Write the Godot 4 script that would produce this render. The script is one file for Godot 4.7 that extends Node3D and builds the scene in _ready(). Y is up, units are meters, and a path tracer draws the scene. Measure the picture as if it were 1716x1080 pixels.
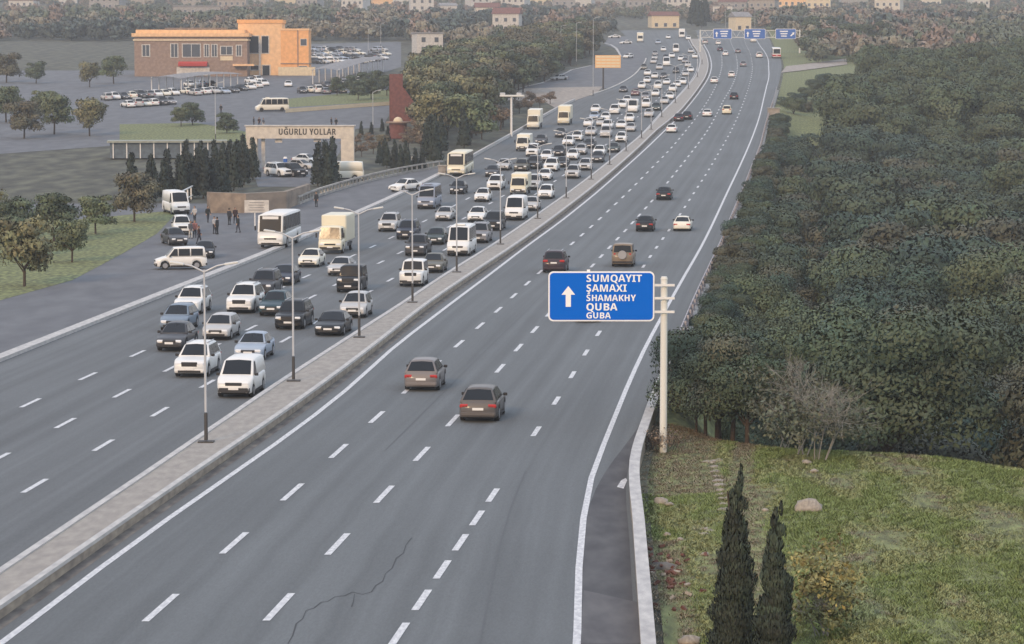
extends Node3D
# A busy ring road seen from a bridge: six lanes leaving on the right, a jam coming in on the left, woods, forecourt and hillside.
# Distances: x to the right, y up, -z away from the viewer; "D" below is the distance -z in metres.

const CAM_H := 17.0
const ZK := [40, 60, 80, 95, 110, 125, 140, 160, 185, 215, 250, 290, 330, 375, 420, 470, 520, 575, 630, 690, 750, 810, 870, 930, 990, 1050, 1120]
const LINES := {
	"white": [-18.74, -16.83, -14.92, -13.49, -11.81, -10.14, -8.75, -7.29, -5.02, -2.18, 1.16, 5.61, 10.20, 15.32, 20.56, 26.41, 32.42, 38.58, 44.42, 50.38, 55.48, 59.68, 63.33, 66.50, 69.85, 73.32, 77.36],
	"kr": [-19.90, -17.91, -15.92, -14.43, -12.91, -11.32, -9.88, -8.14, -6.12, -3.20, 0.43, 4.78, 9.36, 14.50, 19.62, 25.32, 31.81, 38.00, 43.78, 49.68, 54.65, 58.69, 62.25, 65.31, 68.66, 72.10, 76.12],
	"kl": [-21.15, -19.38, -17.61, -16.28, -14.95, -13.66, -12.36, -10.47, -8.04, -5.28, -1.73, 2.54, 7.18, 12.39, 17.63, 23.49, 28.73, 34.97, 40.94, 46.98, 52.05, 56.35, 59.68, 62.37, 65.32, 68.41, 72.02],
	"one": [-15.29, -13.34, -11.38, -9.91, -8.43, -6.98, -5.54, -3.62, -1.13, 1.71, 5.15, 9.48, 14.03, 19.17, 24.47, 30.17, 35.82, 41.80, 47.41, 53.04, 58.34, 63.06, 67.46, 71.21, 75.23, 79.45, 84.37],
	"two": [-11.73, -9.71, -7.69, -6.18, -4.66, -3.15, -1.67, 0.25, 2.66, 5.55, 9.05, 13.41, 17.96, 23.07, 28.23, 33.97, 39.37, 45.12, 51.17, 57.26, 62.73, 67.55, 72.06, 75.97, 80.13, 84.48, 89.56],
	"three": [-7.34, -5.33, -3.33, -1.83, -0.31, 1.21, 2.67, 4.52, 6.99, 9.94, 13.46, 17.85, 22.30, 27.41, 32.49, 38.16, 43.68, 49.54, 55.26, 61.26, 66.91, 71.94, 76.69, 80.89, 85.33, 89.93, 95.29],
	"edge": [0.53, 1.26, 1.98, 2.46, 3.29, 4.61, 5.97, 7.91, 10.54, 13.76, 17.60, 21.96, 26.39, 31.52, 36.67, 42.33, 47.85, 53.65, 59.44, 65.76, 71.42, 76.93, 81.57, 85.59, 89.85, 94.15, 99.17],
	"rail": [2.47, 3.17, 3.86, 4.36, 4.89, 6.21, 7.70, 9.83, 12.43, 15.65, 19.46, 23.80, 28.34, 33.42, 38.60, 44.01, 49.56, 55.87, 61.99, 68.59, 74.92, 80.52, 85.05, 89.69, 94.66, 99.63, 105.43],
	"left": [-39.05, -37.37, -35.68, -34.41, -33.14, -31.88, -30.61, -28.92, -26.81, -24.28, -21.29, -17.69, -13.34, -8.62, -4.20, 1.10, 6.54, 13.51, 23.14, 30.82, 36.09, 40.39, 42.67, 42.72, 43.31, 44.08, 44.98],
	"balustrade": [-48.96, -47.14, -45.32, -43.95, -42.58, -41.22, -39.85, -38.03, -35.75, -33.02, -29.83, -26.32, -22.74, -12.45, 9.12, 33.33, 57.54, 84.17, 110.80, 139.85, 168.90, 197.94, 226.99, 256.04, 285.09, 314.14, 348.03],
}
const LAMPS := [117.7, 140.8, 163.7, 188.1, 215.8, 249.1, 284.9, 317.0, 351.0, 381.3, 412.7, 446.2, 471.2, 509.4, 559.0, 619.1, 680.0, 762.4]
# kind, colour, x, D, turn, label, group
const TRAFFIC := [
	["small_van", "white", -14.08, 138.82, -0.089, "white panel van with black bumper beside the median kerb, nearest of the jam", "vehicles in the jam"],
	["suv", "white", -17.42, 147.92, -0.093, "white SUV with a dark slotted grille beside the white panel van", "vehicles in the jam"],
	["sedan", "pale blue", -15.05, 156.13, -0.095, "pale blue sedan directly behind the white panel van", "vehicles in the jam"],
	["hatch", "silver", -18.23, 167.73, -0.097, "silver hatchback with yellowish lamps behind the white SUV", "vehicles in the jam"],
	["suv", "white", -22.10, 185.28, -0.095, "white SUV with black grille beside the first tall lamp post at frame edge", "vehicles in the jam"],
	["suv", "white", -18.55, 186.16, -0.095, "white SUV alone in its lane, left of the black SUV", "vehicles in the jam"],
	["hatch", "grey blue", -21.57, 173.36, -0.097, "grey blue hatchback cut by the left edge of the photo", "vehicles in the jam"],
	["sedan", "dark grey", -20.22, 161.32, -0.095, "dark grey sedan at the very edge behind the slotted grille SUV", "vehicles in the jam"],
	["suv", "dark grey", -18.37, 199.56, -0.092, "dark grey SUV with pale lamps behind a white SUV, second column", "vehicles in the jam"],
	["sedan", "dark blue", -17.76, 209.70, -0.092, "dark blue sedan with a yellow front, left column by the kerb strip", "vehicles in the jam"],
	["sedan", "teal", -16.19, 183.86, -0.095, "dark teal sedan tucked beside the black SUV", "vehicles in the jam"],
	["suv", "black", -14.24, 174.85, -0.097, "black SUV with a chrome front behind the second lamp post", "vehicles in the jam"],
	["sedan", "black", -11.38, 170.53, -0.097, "black sedan with white plate beside the third lamp post", "vehicles in the jam"],
	["hatch", "silver", -10.61, 182.34, -0.096, "silver hatchback behind the black sedan at the third lamp post", "vehicles in the jam"],
	["jeep", "black", -12.13, 203.09, -0.092, "black boxy off-roader in the middle lane", "vehicles in the jam"],
	["sedan", "silver", -13.92, 219.18, -0.098, "silver sedan in front of the cream box truck", "vehicles in the jam"],
	["sedan", "ivory", -17.06, 228.21, -0.101, "ivory sedan just ahead of the cream box truck", "vehicles in the jam"],
	["jeep", "white", -7.63, 208.55, -0.092, "white boxy off-roader with dark grille beside the fourth lamp post", "vehicles in the jam"],
	["sedan", "olive grey", -6.46, 222.32, -0.099, "olive grey sedan behind the white boxy off-roader", "vehicles in the jam"],
	["pickup", "dark grey", -8.44, 241.94, -0.101, "dark grey pickup truck in front of the white minibus lane", "vehicles in the jam"],
	["sedan", "dark green", -7.18, 255.82, -0.105, "dark green sedan level with the white minibus", "vehicles in the jam"],
	["minibus", "white", -4.54, 242.58, -0.101, "white high-roofed minibus beside the fifth lamp post", "vehicles in the jam"],
	["suv", "grey", -3.07, 258.25, -0.106, "grey SUV half hidden behind the white minibus", "vehicles in the jam"],
	["suv", "black", -1.77, 275.20, -0.106, "black SUV with a pale bonnet beside the sixth lamp post", "vehicles in the jam"],
	["suv", "dark blue", -10.15, 262.98, -0.106, "dark blue SUV with bright headlamps in the third lane", "vehicles in the jam"],
	["suv", "silver", -12.44, 273.54, -0.106, "silver SUV beside the dark blue SUV with bright headlamps", "vehicles in the jam"],
	["sedan", "silver", -7.16, 288.74, -0.109, "silver sedan alone ahead of the grey minibus", "vehicles in the jam"],
	["sedan", "white", -3.64, 287.00, -0.108, "white sedan between the silver sedan and the white tall van", "vehicles in the jam"],
	["big_van", "white", 0.49, 290.23, -0.109, "white tall panel van at the median beside the seventh lamp post", "vehicles in the jam"],
	["sedan", "silver", 2.26, 303.92, -0.115, "silver sedan half hidden behind the white tall panel van", "vehicles in the jam"],
	["minibus", "blue grey", -9.46, 307.71, -0.115, "blue grey minibus with dark windscreen near the kerb strip", "vehicles in the jam"],
	["sedan", "white", -3.41, 318.16, -0.115, "white sedan alone right of the grey blue minibus", "vehicles in the jam"],
	["sedan", "black", -6.56, 331.32, -0.115, "black sedan below the cream coach", "vehicles in the jam"],
	["suv", "white", -1.99, 338.83, -0.115, "white SUV beside the cream light truck", "vehicles in the jam"],
	["light_truck", "cream", 1.06, 329.96, -0.115, "cream light truck behind the white tall panel van", "vehicles in the jam"],
	["hatch", "white", 4.14, 322.90, -0.115, "white hatchback beside the median right of the cream light truck", "vehicles in the jam"],
	["suv", "silver", 2.80, 338.83, -0.115, "silver SUV half hidden by the cream light truck", "vehicles in the jam"],
	["sedan", "white", 4.42, 356.59, -0.115, "white sedan in the second lane just past the ninth median lamp post", "vehicles in the jam"],
	["crossover", "silver", 8.19, 360.03, -0.115, "front silver crossover in the innermost lane just past the ninth median lamp post", "vehicles in the jam"],
	["suv", "white", 5.55, 374.67, -0.115, "white SUV in the second lane just past the ninth median lamp post", "vehicles in the jam"],
	["sedan", "dark grey", -2.57, 363.62, -0.115, "dark grey sedan in the fourth lane just past the ninth median lamp post", "vehicles in the jam"],
	["sedan", "silver", -1.09, 377.07, -0.116, "silver sedan in the fourth lane just past the ninth median lamp post", "vehicles in the jam"],
	["crossover", "olive grey", 1.40, 374.52, -0.115, "olive grey crossover in the third lane just past the ninth median lamp post", "vehicles in the jam"],
	["suv", "dark grey", 3.19, 379.69, -0.116, "dark grey SUV in the third lane just past the ninth median lamp post", "vehicles in the jam"],
	["sedan", "black", 7.19, 383.42, -0.116, "black sedan in the second lane just past the tenth median lamp post", "vehicles in the jam"],
	["crossover", "silver", 10.31, 377.02, -0.116, "rear silver crossover in the innermost lane just past the ninth median lamp post", "vehicles in the jam"],
	["sedan", "dark grey", 12.60, 393.93, -0.116, "dark grey sedan in the innermost lane just past the tenth median lamp post", "vehicles in the jam"],
	["sedan", "white", 5.15, 396.63, -0.116, "white sedan in the third lane just past the tenth median lamp post", "vehicles in the jam"],
	["suv", "white", 3.23, 407.77, -0.116, "white SUV in the fourth lane just past the tenth median lamp post", "vehicles in the jam"],
	["sedan", "black", 7.20, 409.08, -0.116, "black sedan in the third lane just past the tenth median lamp post", "vehicles in the jam"],
	["sedan", "white", 9.06, 399.34, -0.116, "white sedan in the second lane just past the tenth median lamp post", "vehicles in the jam"],
	["sedan", "silver", 10.61, 411.92, -0.116, "silver sedan in the second lane just past the tenth median lamp post", "vehicles in the jam"],
	["sedan", "white", 13.34, 409.08, -0.116, "white sedan in the innermost lane just past the tenth median lamp post", "vehicles in the jam"],
	["sedan", "dark green", 15.83, 417.69, -0.116, "dark green sedan in the innermost lane just past the eleventh median lamp post", "vehicles in the jam"],
	["crossover", "white", 18.06, 443.48, -0.117, "white crossover in the innermost lane just past the eleventh median lamp post", "vehicles in the jam"],
	["suv", "silver", 15.98, 456.54, -0.117, "silver SUV in the second lane just past the twelfth median lamp post", "vehicles in the jam"],
	["sedan", "silver", 13.59, 461.42, -0.117, "silver sedan in the third lane just past the twelfth median lamp post", "vehicles in the jam"],
	["crossover", "white", 10.89, 446.66, -0.117, "white crossover in the third lane just past the twelfth median lamp post", "vehicles in the jam"],
	["sedan", "white", 9.16, 434.16, -0.117, "white sedan in the third lane just past the eleventh median lamp post", "vehicles in the jam"],
	["sedan", "black", 12.44, 428.07, -0.117, "black sedan in the second lane just past the eleventh median lamp post", "vehicles in the jam"],
	["sedan", "dark grey", 8.31, 456.44, -0.117, "dark grey sedan in the fourth lane just past the twelfth median lamp post", "vehicles in the jam"],
	["sedan", "white", 19.61, 482.05, -0.104, "white sedan in the second lane just past the thirteenth median lamp post", "vehicles in the jam"],
	["suv", "white", 17.01, 478.65, -0.106, "white SUV in the second lane just past the thirteenth median lamp post", "vehicles in the jam"],
	["sedan", "white", 13.92, 487.46, -0.104, "white sedan in the fourth lane just past the thirteenth median lamp post", "vehicles in the jam"],
	["sedan", "silver", 20.92, 473.32, -0.110, "silver sedan in the innermost lane just past the thirteenth median lamp post", "vehicles in the jam"],
	["crossover", "white", 21.94, 502.01, -0.104, "white crossover in the second lane just past the thirteenth median lamp post", "vehicles in the jam"],
	["hatch", "white", 17.61, 505.59, -0.104, "white hatchback in the third lane just past the thirteenth median lamp post", "vehicles in the jam"],
	["sedan", "pale blue", 15.63, 509.59, -0.104, "pale blue sedan in the fourth lane just past the fourteenth median lamp post", "vehicles in the jam"],
	["sedan", "silver", 16.28, 489.17, -0.104, "silver sedan in the third lane just past the thirteenth median lamp post", "vehicles in the jam"],
	["sedan", "white", 16.60, 533.15, -0.113, "white sedan in the fourth lane just past the fourteenth median lamp post", "vehicles in the jam"],
	["suv", "white", 20.14, 527.19, -0.111, "white SUV in the third lane just past the fourteenth median lamp post", "vehicles in the jam"],
	["crossover", "white", 22.48, 547.79, -0.113, "white crossover in the third lane just past the fourteenth median lamp post", "vehicles in the jam"],
	["sedan", "white", 24.21, 565.66, -0.113, "white sedan in the third lane just past the fifteenth median lamp post", "vehicles in the jam"],
	["big_van", "white", 24.08, 533.77, -0.113, "white tall panel van in the second lane just past the fourteenth median lamp post", "vehicles in the jam"],
	["sedan", "silver", 26.37, 517.27, -0.106, "silver sedan in the innermost lane just past the fourteenth median lamp post", "vehicles in the jam"],
	["suv", "white", 27.44, 550.11, -0.113, "white SUV in the second lane just past the fourteenth median lamp post", "vehicles in the jam"],
	["hatch", "white", 31.70, 594.44, -0.108, "white hatchback in the second lane just past the fifteenth median lamp post", "vehicles in the jam"],
	["sedan", "dark red", 27.38, 597.22, -0.108, "dark red sedan in the third lane just past the fifteenth median lamp post", "vehicles in the jam"],
	["sedan", "dark grey", 25.39, 613.00, -0.108, "dark grey sedan in the fourth lane just past the fifteenth median lamp post", "vehicles in the jam"],
	["sedan", "dark green", 28.93, 539.35, -0.113, "dark green sedan in the innermost lane just past the fourteenth median lamp post", "vehicles in the jam"],
	["sedan", "grey", 28.88, 582.23, -0.109, "grey sedan in the second lane just past the fifteenth median lamp post", "vehicles in the jam"],
	["box_truck", "cream", 9.72, 494.16, -0.104, "cream box truck standing alone in the outer lane far up the jam", "vehicles in the jam"],
	["box_truck", "ivory", 4.07, 481.62, -0.104, "ivory truck with a red load stopped by the roadside trees", "vehicles in the jam"],
	["light_truck", "ivory", 1.91, 421.34, -0.116, "ivory light truck below the tall double lamp at the roadside", "vehicles in the jam"],
	["sedan", "dark grey", 4.78, 437.25, -0.117, "dark grey sedan in the fourth lane just past the eleventh median lamp post", "vehicles in the jam"],
	["bus", "cream", -7.04, 367.27, -0.115, "cream coach with a dark windscreen beside the hedge end", "vehicles in the jam"],
	["sedan", "white", 34.15, 582.23, -0.109, "white sedan in the innermost lane just past the fifteenth median lamp post", "vehicles in the jam"],
	["sedan", "silver", 31.94, 563.37, -0.113, "silver sedan in the innermost lane just past the fifteenth median lamp post", "vehicles in the jam"],
	["crossover", "white", 36.77, 615.67, -0.108, "white crossover in the innermost lane just past the fifteenth median lamp post", "vehicles in the jam"],
	["sedan", "white", 39.09, 638.31, -0.101, "front white sedan in the innermost lane just past the sixteenth median lamp post", "vehicles in the jam"],
	["sedan", "white", 41.25, 650.23, -0.100, "rear white sedan in the innermost lane just past the sixteenth median lamp post", "vehicles in the jam"],
	["suv", "white", 33.98, 626.91, -0.107, "white SUV in the second lane just past the sixteenth median lamp post", "vehicles in the jam"],
	["crossover", "white", 30.37, 629.59, -0.105, "white crossover in the third lane just past the sixteenth median lamp post", "vehicles in the jam"],
	["sedan", "white", 37.37, 650.23, -0.100, "white sedan in the second lane just past the sixteenth median lamp post", "vehicles in the jam"],
	["sedan", "white", 33.10, 659.48, -0.100, "white sedan in the third lane just past the sixteenth median lamp post", "vehicles in the jam"],
	["sedan", "white", 36.18, 682.09, -0.100, "white sedan in the third lane just past the seventeenth median lamp post", "vehicles in the jam"],
	["sedan", "silver", 44.86, 695.73, -0.089, "front silver sedan in the innermost lane just past the seventeenth median lamp post", "vehicles in the jam"],
	["sedan", "white", 47.74, 720.95, -0.084, "white sedan in the innermost lane just past the seventeenth median lamp post", "vehicles in the jam"],
	["sedan", "white", 35.20, 699.23, -0.085, "white sedan in the fourth lane just past the seventeenth median lamp post", "vehicles in the jam"],
	["sedan", "olive grey", 36.07, 736.20, -0.084, "olive grey sedan in the fourth lane just past the seventeenth median lamp post", "vehicles in the jam"],
	["sedan", "silver", 40.30, 736.20, -0.084, "silver sedan in the third lane just past the seventeenth median lamp post", "vehicles in the jam"],
	["big_van", "white", 43.64, 760.94, -0.072, "white tall panel van in the third lane just past the seventeenth median lamp post", "vehicles in the jam"],
	["sedan", "silver", 40.79, 777.30, -0.072, "front silver sedan in the fourth lane beyond the last median lamp post", "vehicles in the jam"],
	["sedan", "black", 43.47, 713.56, -0.084, "black sedan in the second lane just past the seventeenth median lamp post", "vehicles in the jam"],
	["sedan", "white", 50.07, 799.61, -0.072, "white sedan in the second lane beyond the last median lamp post", "vehicles in the jam"],
	["sedan", "silver", 42.79, 808.90, -0.067, "rear silver sedan in the fourth lane beyond the last median lamp post", "vehicles in the jam"],
	["sedan", "grey", 44.76, 843.18, -0.055, "grey sedan in the fourth lane beyond the last median lamp post", "vehicles in the jam"],
	["minibus", "white", 52.91, 870.53, -0.052, "white high-roofed minibus in the second lane beyond the last median lamp post", "vehicles in the jam"],
	["sedan", "white", 49.42, 880.50, -0.045, "middle white sedan in the third lane beyond the last median lamp post", "vehicles in the jam"],
	["sedan", "pale blue", 51.59, 952.76, -0.049, "pale blue sedan in the fourth lane beyond the last median lamp post", "vehicles in the jam"],
	["box_truck", "white", 64.46, 1024.03, -0.051, "white box truck at the far head of the jam", "vehicles in the jam"],
	["sedan", "silver", 57.30, 864.11, -0.055, "silver sedan in the innermost lane beyond the last median lamp post", "vehicles in the jam"],
	["sedan", "white", 55.54, 818.41, -0.057, "front white sedan in the innermost lane beyond the last median lamp post", "vehicles in the jam"],
	["sedan", "white", 65.43, 1000.67, -0.051, "rear white sedan in the innermost lane beyond the last median lamp post", "vehicles in the jam"],
	["sedan", "white", 58.77, 1015.25, -0.051, "rear white sedan in the third lane beyond the last median lamp post", "vehicles in the jam"],
	["sedan", "silver", 49.11, 752.11, -0.078, "rear silver sedan in the innermost lane just past the seventeenth median lamp post", "vehicles in the jam"],
	["sedan", "dark grey", 46.18, 808.90, -0.067, "dark grey sedan in the third lane beyond the last median lamp post", "vehicles in the jam"],
	["sedan", "white", 48.79, 823.25, -0.055, "front white sedan in the third lane beyond the last median lamp post", "vehicles in the jam"],
	["sedan", "dark grey", 38.44, 682.09, -0.100, "dark grey sedan in the third lane just past the seventeenth median lamp post", "vehicles in the jam"],
	["sedan", "grey", 50.16, 781.66, -0.072, "grey sedan in the second lane beyond the last median lamp post", "vehicles in the jam"],
	["box_truck", "ivory", 46.29, 974.04, -0.049, "ivory truck at the far bend where the slip road leaves", "vehicles in the jam"],
	["sedan", "white", 40.14, 951.54, -1.047, "white sedan on the curving slip road, below the far bend truck", "vehicles off the main road"],
	["sedan", "white", 38.79, 1021.48, -1.222, "white sedan farthest along the curving slip road", "vehicles off the main road"],
	["hatch", "white", 35.25, 817.93, -0.524, "white hatchback on the slip road beside the orange board", "vehicles off the main road"],
	["sedan", "silver", 11.71, 671.47, -0.873, "silver sedan parked against the kerb of the sloping forecourt", "vehicles off the main road"],
	["sedan", "white", -13.29, 335.09, -0.663, "white sedan alone on the service road below the low balustrade", "vehicles off the main road"],
	["bus", "white", -21.99, 253.68, -0.103, "white coach with a dark windscreen on the forecourt near the waiting people", "vehicles in the jam"],
	["box_truck", "cream", -16.11, 245.81, -0.101, "cream box truck with a yellowish cab, nearest truck of the jam", "vehicles in the jam"],
	["big_van", "ivory", -22.52, 355.50, -1.571, "ivory panel van parked sideways behind the balustrade by the archway", "vehicles off the main road"],
	["wagon", "white", -27.86, 225.02, -1.361, "white high-roofed estate car seen from the side on the forecourt", "vehicles off the main road"],
	["sedan", "black", -27.37, 238.68, 0.087, "black sedan behind the white estate car on the forecourt", "vehicles off the main road"],
	["suv", "white", -33.21, 269.41, 0.175, "white SUV behind the standing people at the forecourt edge", "vehicles off the main road"],
	["sedan", "dark grey", -32.15, 254.93, 0.349, "dark grey sedan between the white SUV and the white estate car", "vehicles off the main road"],
	["big_van", "white", -37.45, 298.95, 0.349, "white van beside the white railing at the forecourt edge", "vehicles off the main road"],
	["sedan", "white", -29.70, 388.73, 1.047, "white sedan parked under the archway sign", "vehicles off the main road"],
	["sedan", "silver", -29.65, 377.11, 1.047, "silver sedan parked in front of the archway row", "vehicles off the main road"],
	["suv", "white", -31.54, 363.21, 0.698, "white SUV turning in the archway road beside the blue post", "vehicles off the main road"],
	["suv", "black", -29.61, 363.21, 0.698, "black SUV beside the dark cypress group in the archway", "vehicles off the main road"],
	["minibus", "ivory", -47.79, 536.18, -1.309, "ivory van crossing the upper square in front of the long pale kerb", "vehicles off the main road"],
	["sedan", "white", -53.00, 638.31, 0.087, "white sedan driving on the open square beside the orange building", "vehicles off the main road"],
	["crossover", "taupe", -4.60, 141.57, 3.058, "taupe crossover seen from behind, left one of the nearest pair", "vehicles leaving on the open road"],
	["crossover", "brown grey", -1.42, 129.32, 3.043, "brown grey crossover with red lamps, nearest car going away", "vehicles leaving on the open road"],
	["suv", "dark plum", 3.65, 222.43, 3.047, "dark plum SUV seen from behind at the upper left corner of the big blue sign", "vehicles leaving on the open road"],
	["jeep", "bronze", 9.55, 228.86, 3.046, "bronze off-roader with a spare wheel just above the big blue sign", "vehicles leaving on the open road"],
	["sedan", "black", 13.64, 273.43, 3.031, "black sedan seen from behind beside the ivory sedan", "vehicles leaving on the open road"],
	["sedan", "ivory", 17.49, 274.26, 3.031, "ivory sedan seen from behind in the outer lane beyond the big blue sign", "vehicles leaving on the open road"],
	["sedan", "black", 18.25, 321.13, 3.027, "black sedan alone on the open lanes beyond the ivory sedan", "vehicles leaving on the open road"],
	["sedan", "black", 5.18, 179.61, 3.051, "black car mostly hidden behind the lower edge of the big blue sign", "vehicles leaving on the open road"],
	["sedan", "white", 27.94, 469.87, 3.024, "white sedan going away close beside the median", "vehicles leaving on the open road"],
	["sedan", "dark plum", 31.29, 503.93, 3.022, "dark plum sedan ahead of the white one beside the median", "vehicles leaving on the open road"],
	["sedan", "black", 33.21, 509.59, 3.022, "black sedan overtaking the dark plum one beside the median", "vehicles leaving on the open road"],
	["sedan", "white", 37.72, 519.21, 3.025, "white sedan going away left of the cream SUV", "vehicles leaving on the open road"],
	["suv", "cream", 42.13, 527.19, 3.029, "cream SUV going away right of a white sedan", "vehicles leaving on the open road"],
	["sedan", "black", 48.02, 582.23, 3.035, "black sedan going away beyond the cream SUV", "vehicles leaving on the open road"],
	["sedan", "white", 49.30, 656.37, 3.043, "white sedan going away in the inner lane beyond the black sedan", "vehicles leaving on the open road"],
	["hatch", "white", 56.11, 688.62, 3.047, "white hatchback going away alone in the middle lane", "vehicles leaving on the open road"],
	["sedan", "grey", 64.88, 756.19, 3.068, "grey sedan going away in the third lane", "vehicles leaving on the open road"],
	["sedan", "white", 66.31, 838.11, 3.081, "white sedan going away in the group below the overhead signs", "vehicles leaving on the open road"],
	["sedan", "grey", 72.37, 864.11, 3.081, "grey sedan going away in the group below the overhead signs", "vehicles leaving on the open road"],
	["sedan", "dark plum", 67.89, 880.50, 3.089, "dark plum sedan going away below the overhead signs", "vehicles leaving on the open road"],
	["suv", "white", 75.50, 823.35, 3.081, "white SUV going away at the outer edge line beside the red banded bus", "vehicles leaving on the open road"],
	["city_bus", "white", 80.50, 821.88, 3.080, "white bus with a red band seen from behind on the hard shoulder", "vehicles leaving on the open road"],
	["sedan", "white", 72.33, 946.29, 3.086, "white sedan passing under the overhead signs, inner lane", "vehicles leaving on the open road"],
	["suv", "silver", 68.21, 952.86, 3.086, "silver SUV far up beside the median under the overhead signs", "vehicles leaving on the open road"],
	["minibus", "white", 87.06, 973.74, 3.086, "white minibus under the middle overhead sign", "vehicles leaving on the open road"],
]


var rng := RandomNumberGenerator.new()
var used := {}
var M := {}
var noises := {}

# ---------------------------------------------------------------- small helpers
func lin(r: float, g: float, b: float) -> Color:
	return Color(r, g, b).linear_to_srgb()

func height(d: float) -> float:
	var h := 0.0
	var k := [[0.0, 0.0], [230.0, 0.0], [300.0, 0.019], [360.0, 0.026], [450.0, 0.034], [520.0, 0.040]]
	for i in 5:
		var a: float = k[i][0]
		var b: float = k[i + 1][0]
		if d <= a:
			return h
		var e := minf(d, b)
		var se: float = k[i][1] + (k[i + 1][1] - k[i][1]) * (e - a) / (b - a)
		h += (e - a) * (k[i][1] + se) * 0.5
		if d <= b:
			return h
	return h + (d - 520.0) * 0.04

func course(name_: String, d: float) -> float:      # x of one of the surveyed lines at distance d
	var xs: Array = LINES[name_]
	var n := ZK.size()
	if d <= ZK[0]:
		return xs[0] + (d - ZK[0]) * (xs[1] - xs[0]) / (ZK[1] - ZK[0])
	if d >= ZK[n - 1]:
		return xs[n - 1] + (d - ZK[n - 1]) * (xs[n - 1] - xs[n - 2]) / (ZK[n - 1] - ZK[n - 2])
	var i := 0
	while ZK[i + 1] < d:
		i += 1
	var a := maxi(i - 1, 0)
	var b := mini(i + 2, n - 1)
	return cubic_interpolate_in_time(xs[i], xs[i + 1], xs[a], xs[b], (d - ZK[i]) / (ZK[i + 1] - ZK[i]), 1.0, float(ZK[a] - ZK[i]) / (ZK[i + 1] - ZK[i]) if a != i else -1.0, float(ZK[b] - ZK[i]) / (ZK[i + 1] - ZK[i]) if b != i + 1 else 2.0)

func slope(name_: String, d: float) -> float:
	return (course(name_, d + 4.0) - course(name_, d - 4.0)) / 8.0

func blend(a: float, b: float, v: float) -> float:
	return smoothstep(a, b, v)

func bank(x: float, d: float) -> float:             # how far the land lies under the road level beside the right barrier
	var off := x - course("rail", d) - 0.7
	if off <= 0.0:
		return 0.0
	var ridge := 122.0 - off * 0.62 + sin(off * 0.7) * 0.8
	var deep := 8.0 * blend(ridge, ridge + 16.0, d) * (1.0 - blend(430.0, 540.0, d)) + 1.2 * blend(420.0, 540.0, d) * (1.0 - blend(600.0, 660.0, d))
	var knoll := 0.5 * blend(0.0, 7.0, off) * (1.0 - blend(ridge - 6.0, ridge + 6.0, d))
	return deep * blend(0.0, 7.0, off) + 0.15 - knoll + 0.03 * sin(x * 1.3 + d * 0.37) * blend(0.5, 3.0, off)

func ground_y(x: float, d: float) -> float:
	return height(d) - bank(x, d)

func numbered(called: String) -> String:
	if not used.has(called):
		used[called] = 0
		return called
	used[called] += 1
	return "%s_%03d" % [called, used[called]]

func tag(o: Node, label: String, category := "", group := "", kind := "") -> void:
	o.set_meta("label", label)
	if category:
		o.set_meta("category", category)
	if group:
		o.set_meta("group", group)
	if kind:
		o.set_meta("kind", kind)

func thing(called: String, label: String, category: String, at := Vector3.ZERO, turn := 0.0, group := "") -> Node3D:
	var o := Node3D.new()
	o.name = numbered(called)
	add_child(o, true)
	o.position = at
	o.rotation.y = turn
	tag(o, label, category, group)
	return o

func part(parent: Node, called: String, mesh: Mesh, mat: Material, at := Vector3.ZERO, turn := Vector3.ZERO) -> MeshInstance3D:
	var o := MeshInstance3D.new()
	o.name = called if parent != self else numbered(called)
	o.mesh = mesh
	if mat:
		o.material_override = mat
	o.position = at
	o.rotation = turn
	parent.add_child(o, true)
	return o

func struct(called: String, mesh: Mesh, mat: Material, label: String) -> MeshInstance3D:
	var o := part(self, called, mesh, mat)
	o.set_meta("kind", "structure")
	o.set_meta("label", label)
	return o

var box_cache := {}
func box(s: Vector3) -> Mesh:
	if not box_cache.has(s):
		var b := BoxMesh.new()
		b.size = s
		box_cache[s] = b
	return box_cache[s]

func tube(r0: float, r1: float, h: float, n := 10) -> Mesh:
	var c := CylinderMesh.new()
	c.bottom_radius = r0
	c.top_radius = r1
	c.height = h
	c.radial_segments = n
	c.rings = 1
	return c

func tri(st: SurfaceTool, a: Vector3, b: Vector3, c: Vector3) -> void:
	st.add_vertex(a)
	st.add_vertex(b)
	st.add_vertex(c)

func quad(st: SurfaceTool, a: Vector3, b: Vector3, c: Vector3, d: Vector3) -> void:
	tri(st, a, b, c)
	tri(st, a, c, d)

func begin(smooth := false) -> SurfaceTool:
	var st := SurfaceTool.new()
	st.begin(Mesh.PRIMITIVE_TRIANGLES)
	st.set_smooth_group(0 if smooth else -1)
	return st

func done(st: SurfaceTool) -> ArrayMesh:
	st.generate_normals()
	return st.commit()

func add_box(st: SurfaceTool, c: Vector3, s: Vector3, turn := 0.0) -> void:
	st.append_from(box(s), 0, Transform3D(Basis(Vector3.UP, turn), c))

func limb(st: SurfaceTool, a: Vector3, b: Vector3, ra: float, rb: float, n := 6) -> void:
	var z := (b - a).normalized()
	var x := z.cross(Vector3.UP if absf(z.y) < 0.95 else Vector3.RIGHT).normalized()
	var y := z.cross(x)
	for i in n:
		var t0 := TAU * i / n
		var t1 := TAU * (i + 1) / n
		var o0 := x * cos(t0) + y * sin(t0)
		var o1 := x * cos(t1) + y * sin(t1)
		quad(st, a + o0 * ra, a + o1 * ra, b + o1 * rb, b + o0 * rb)

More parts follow.
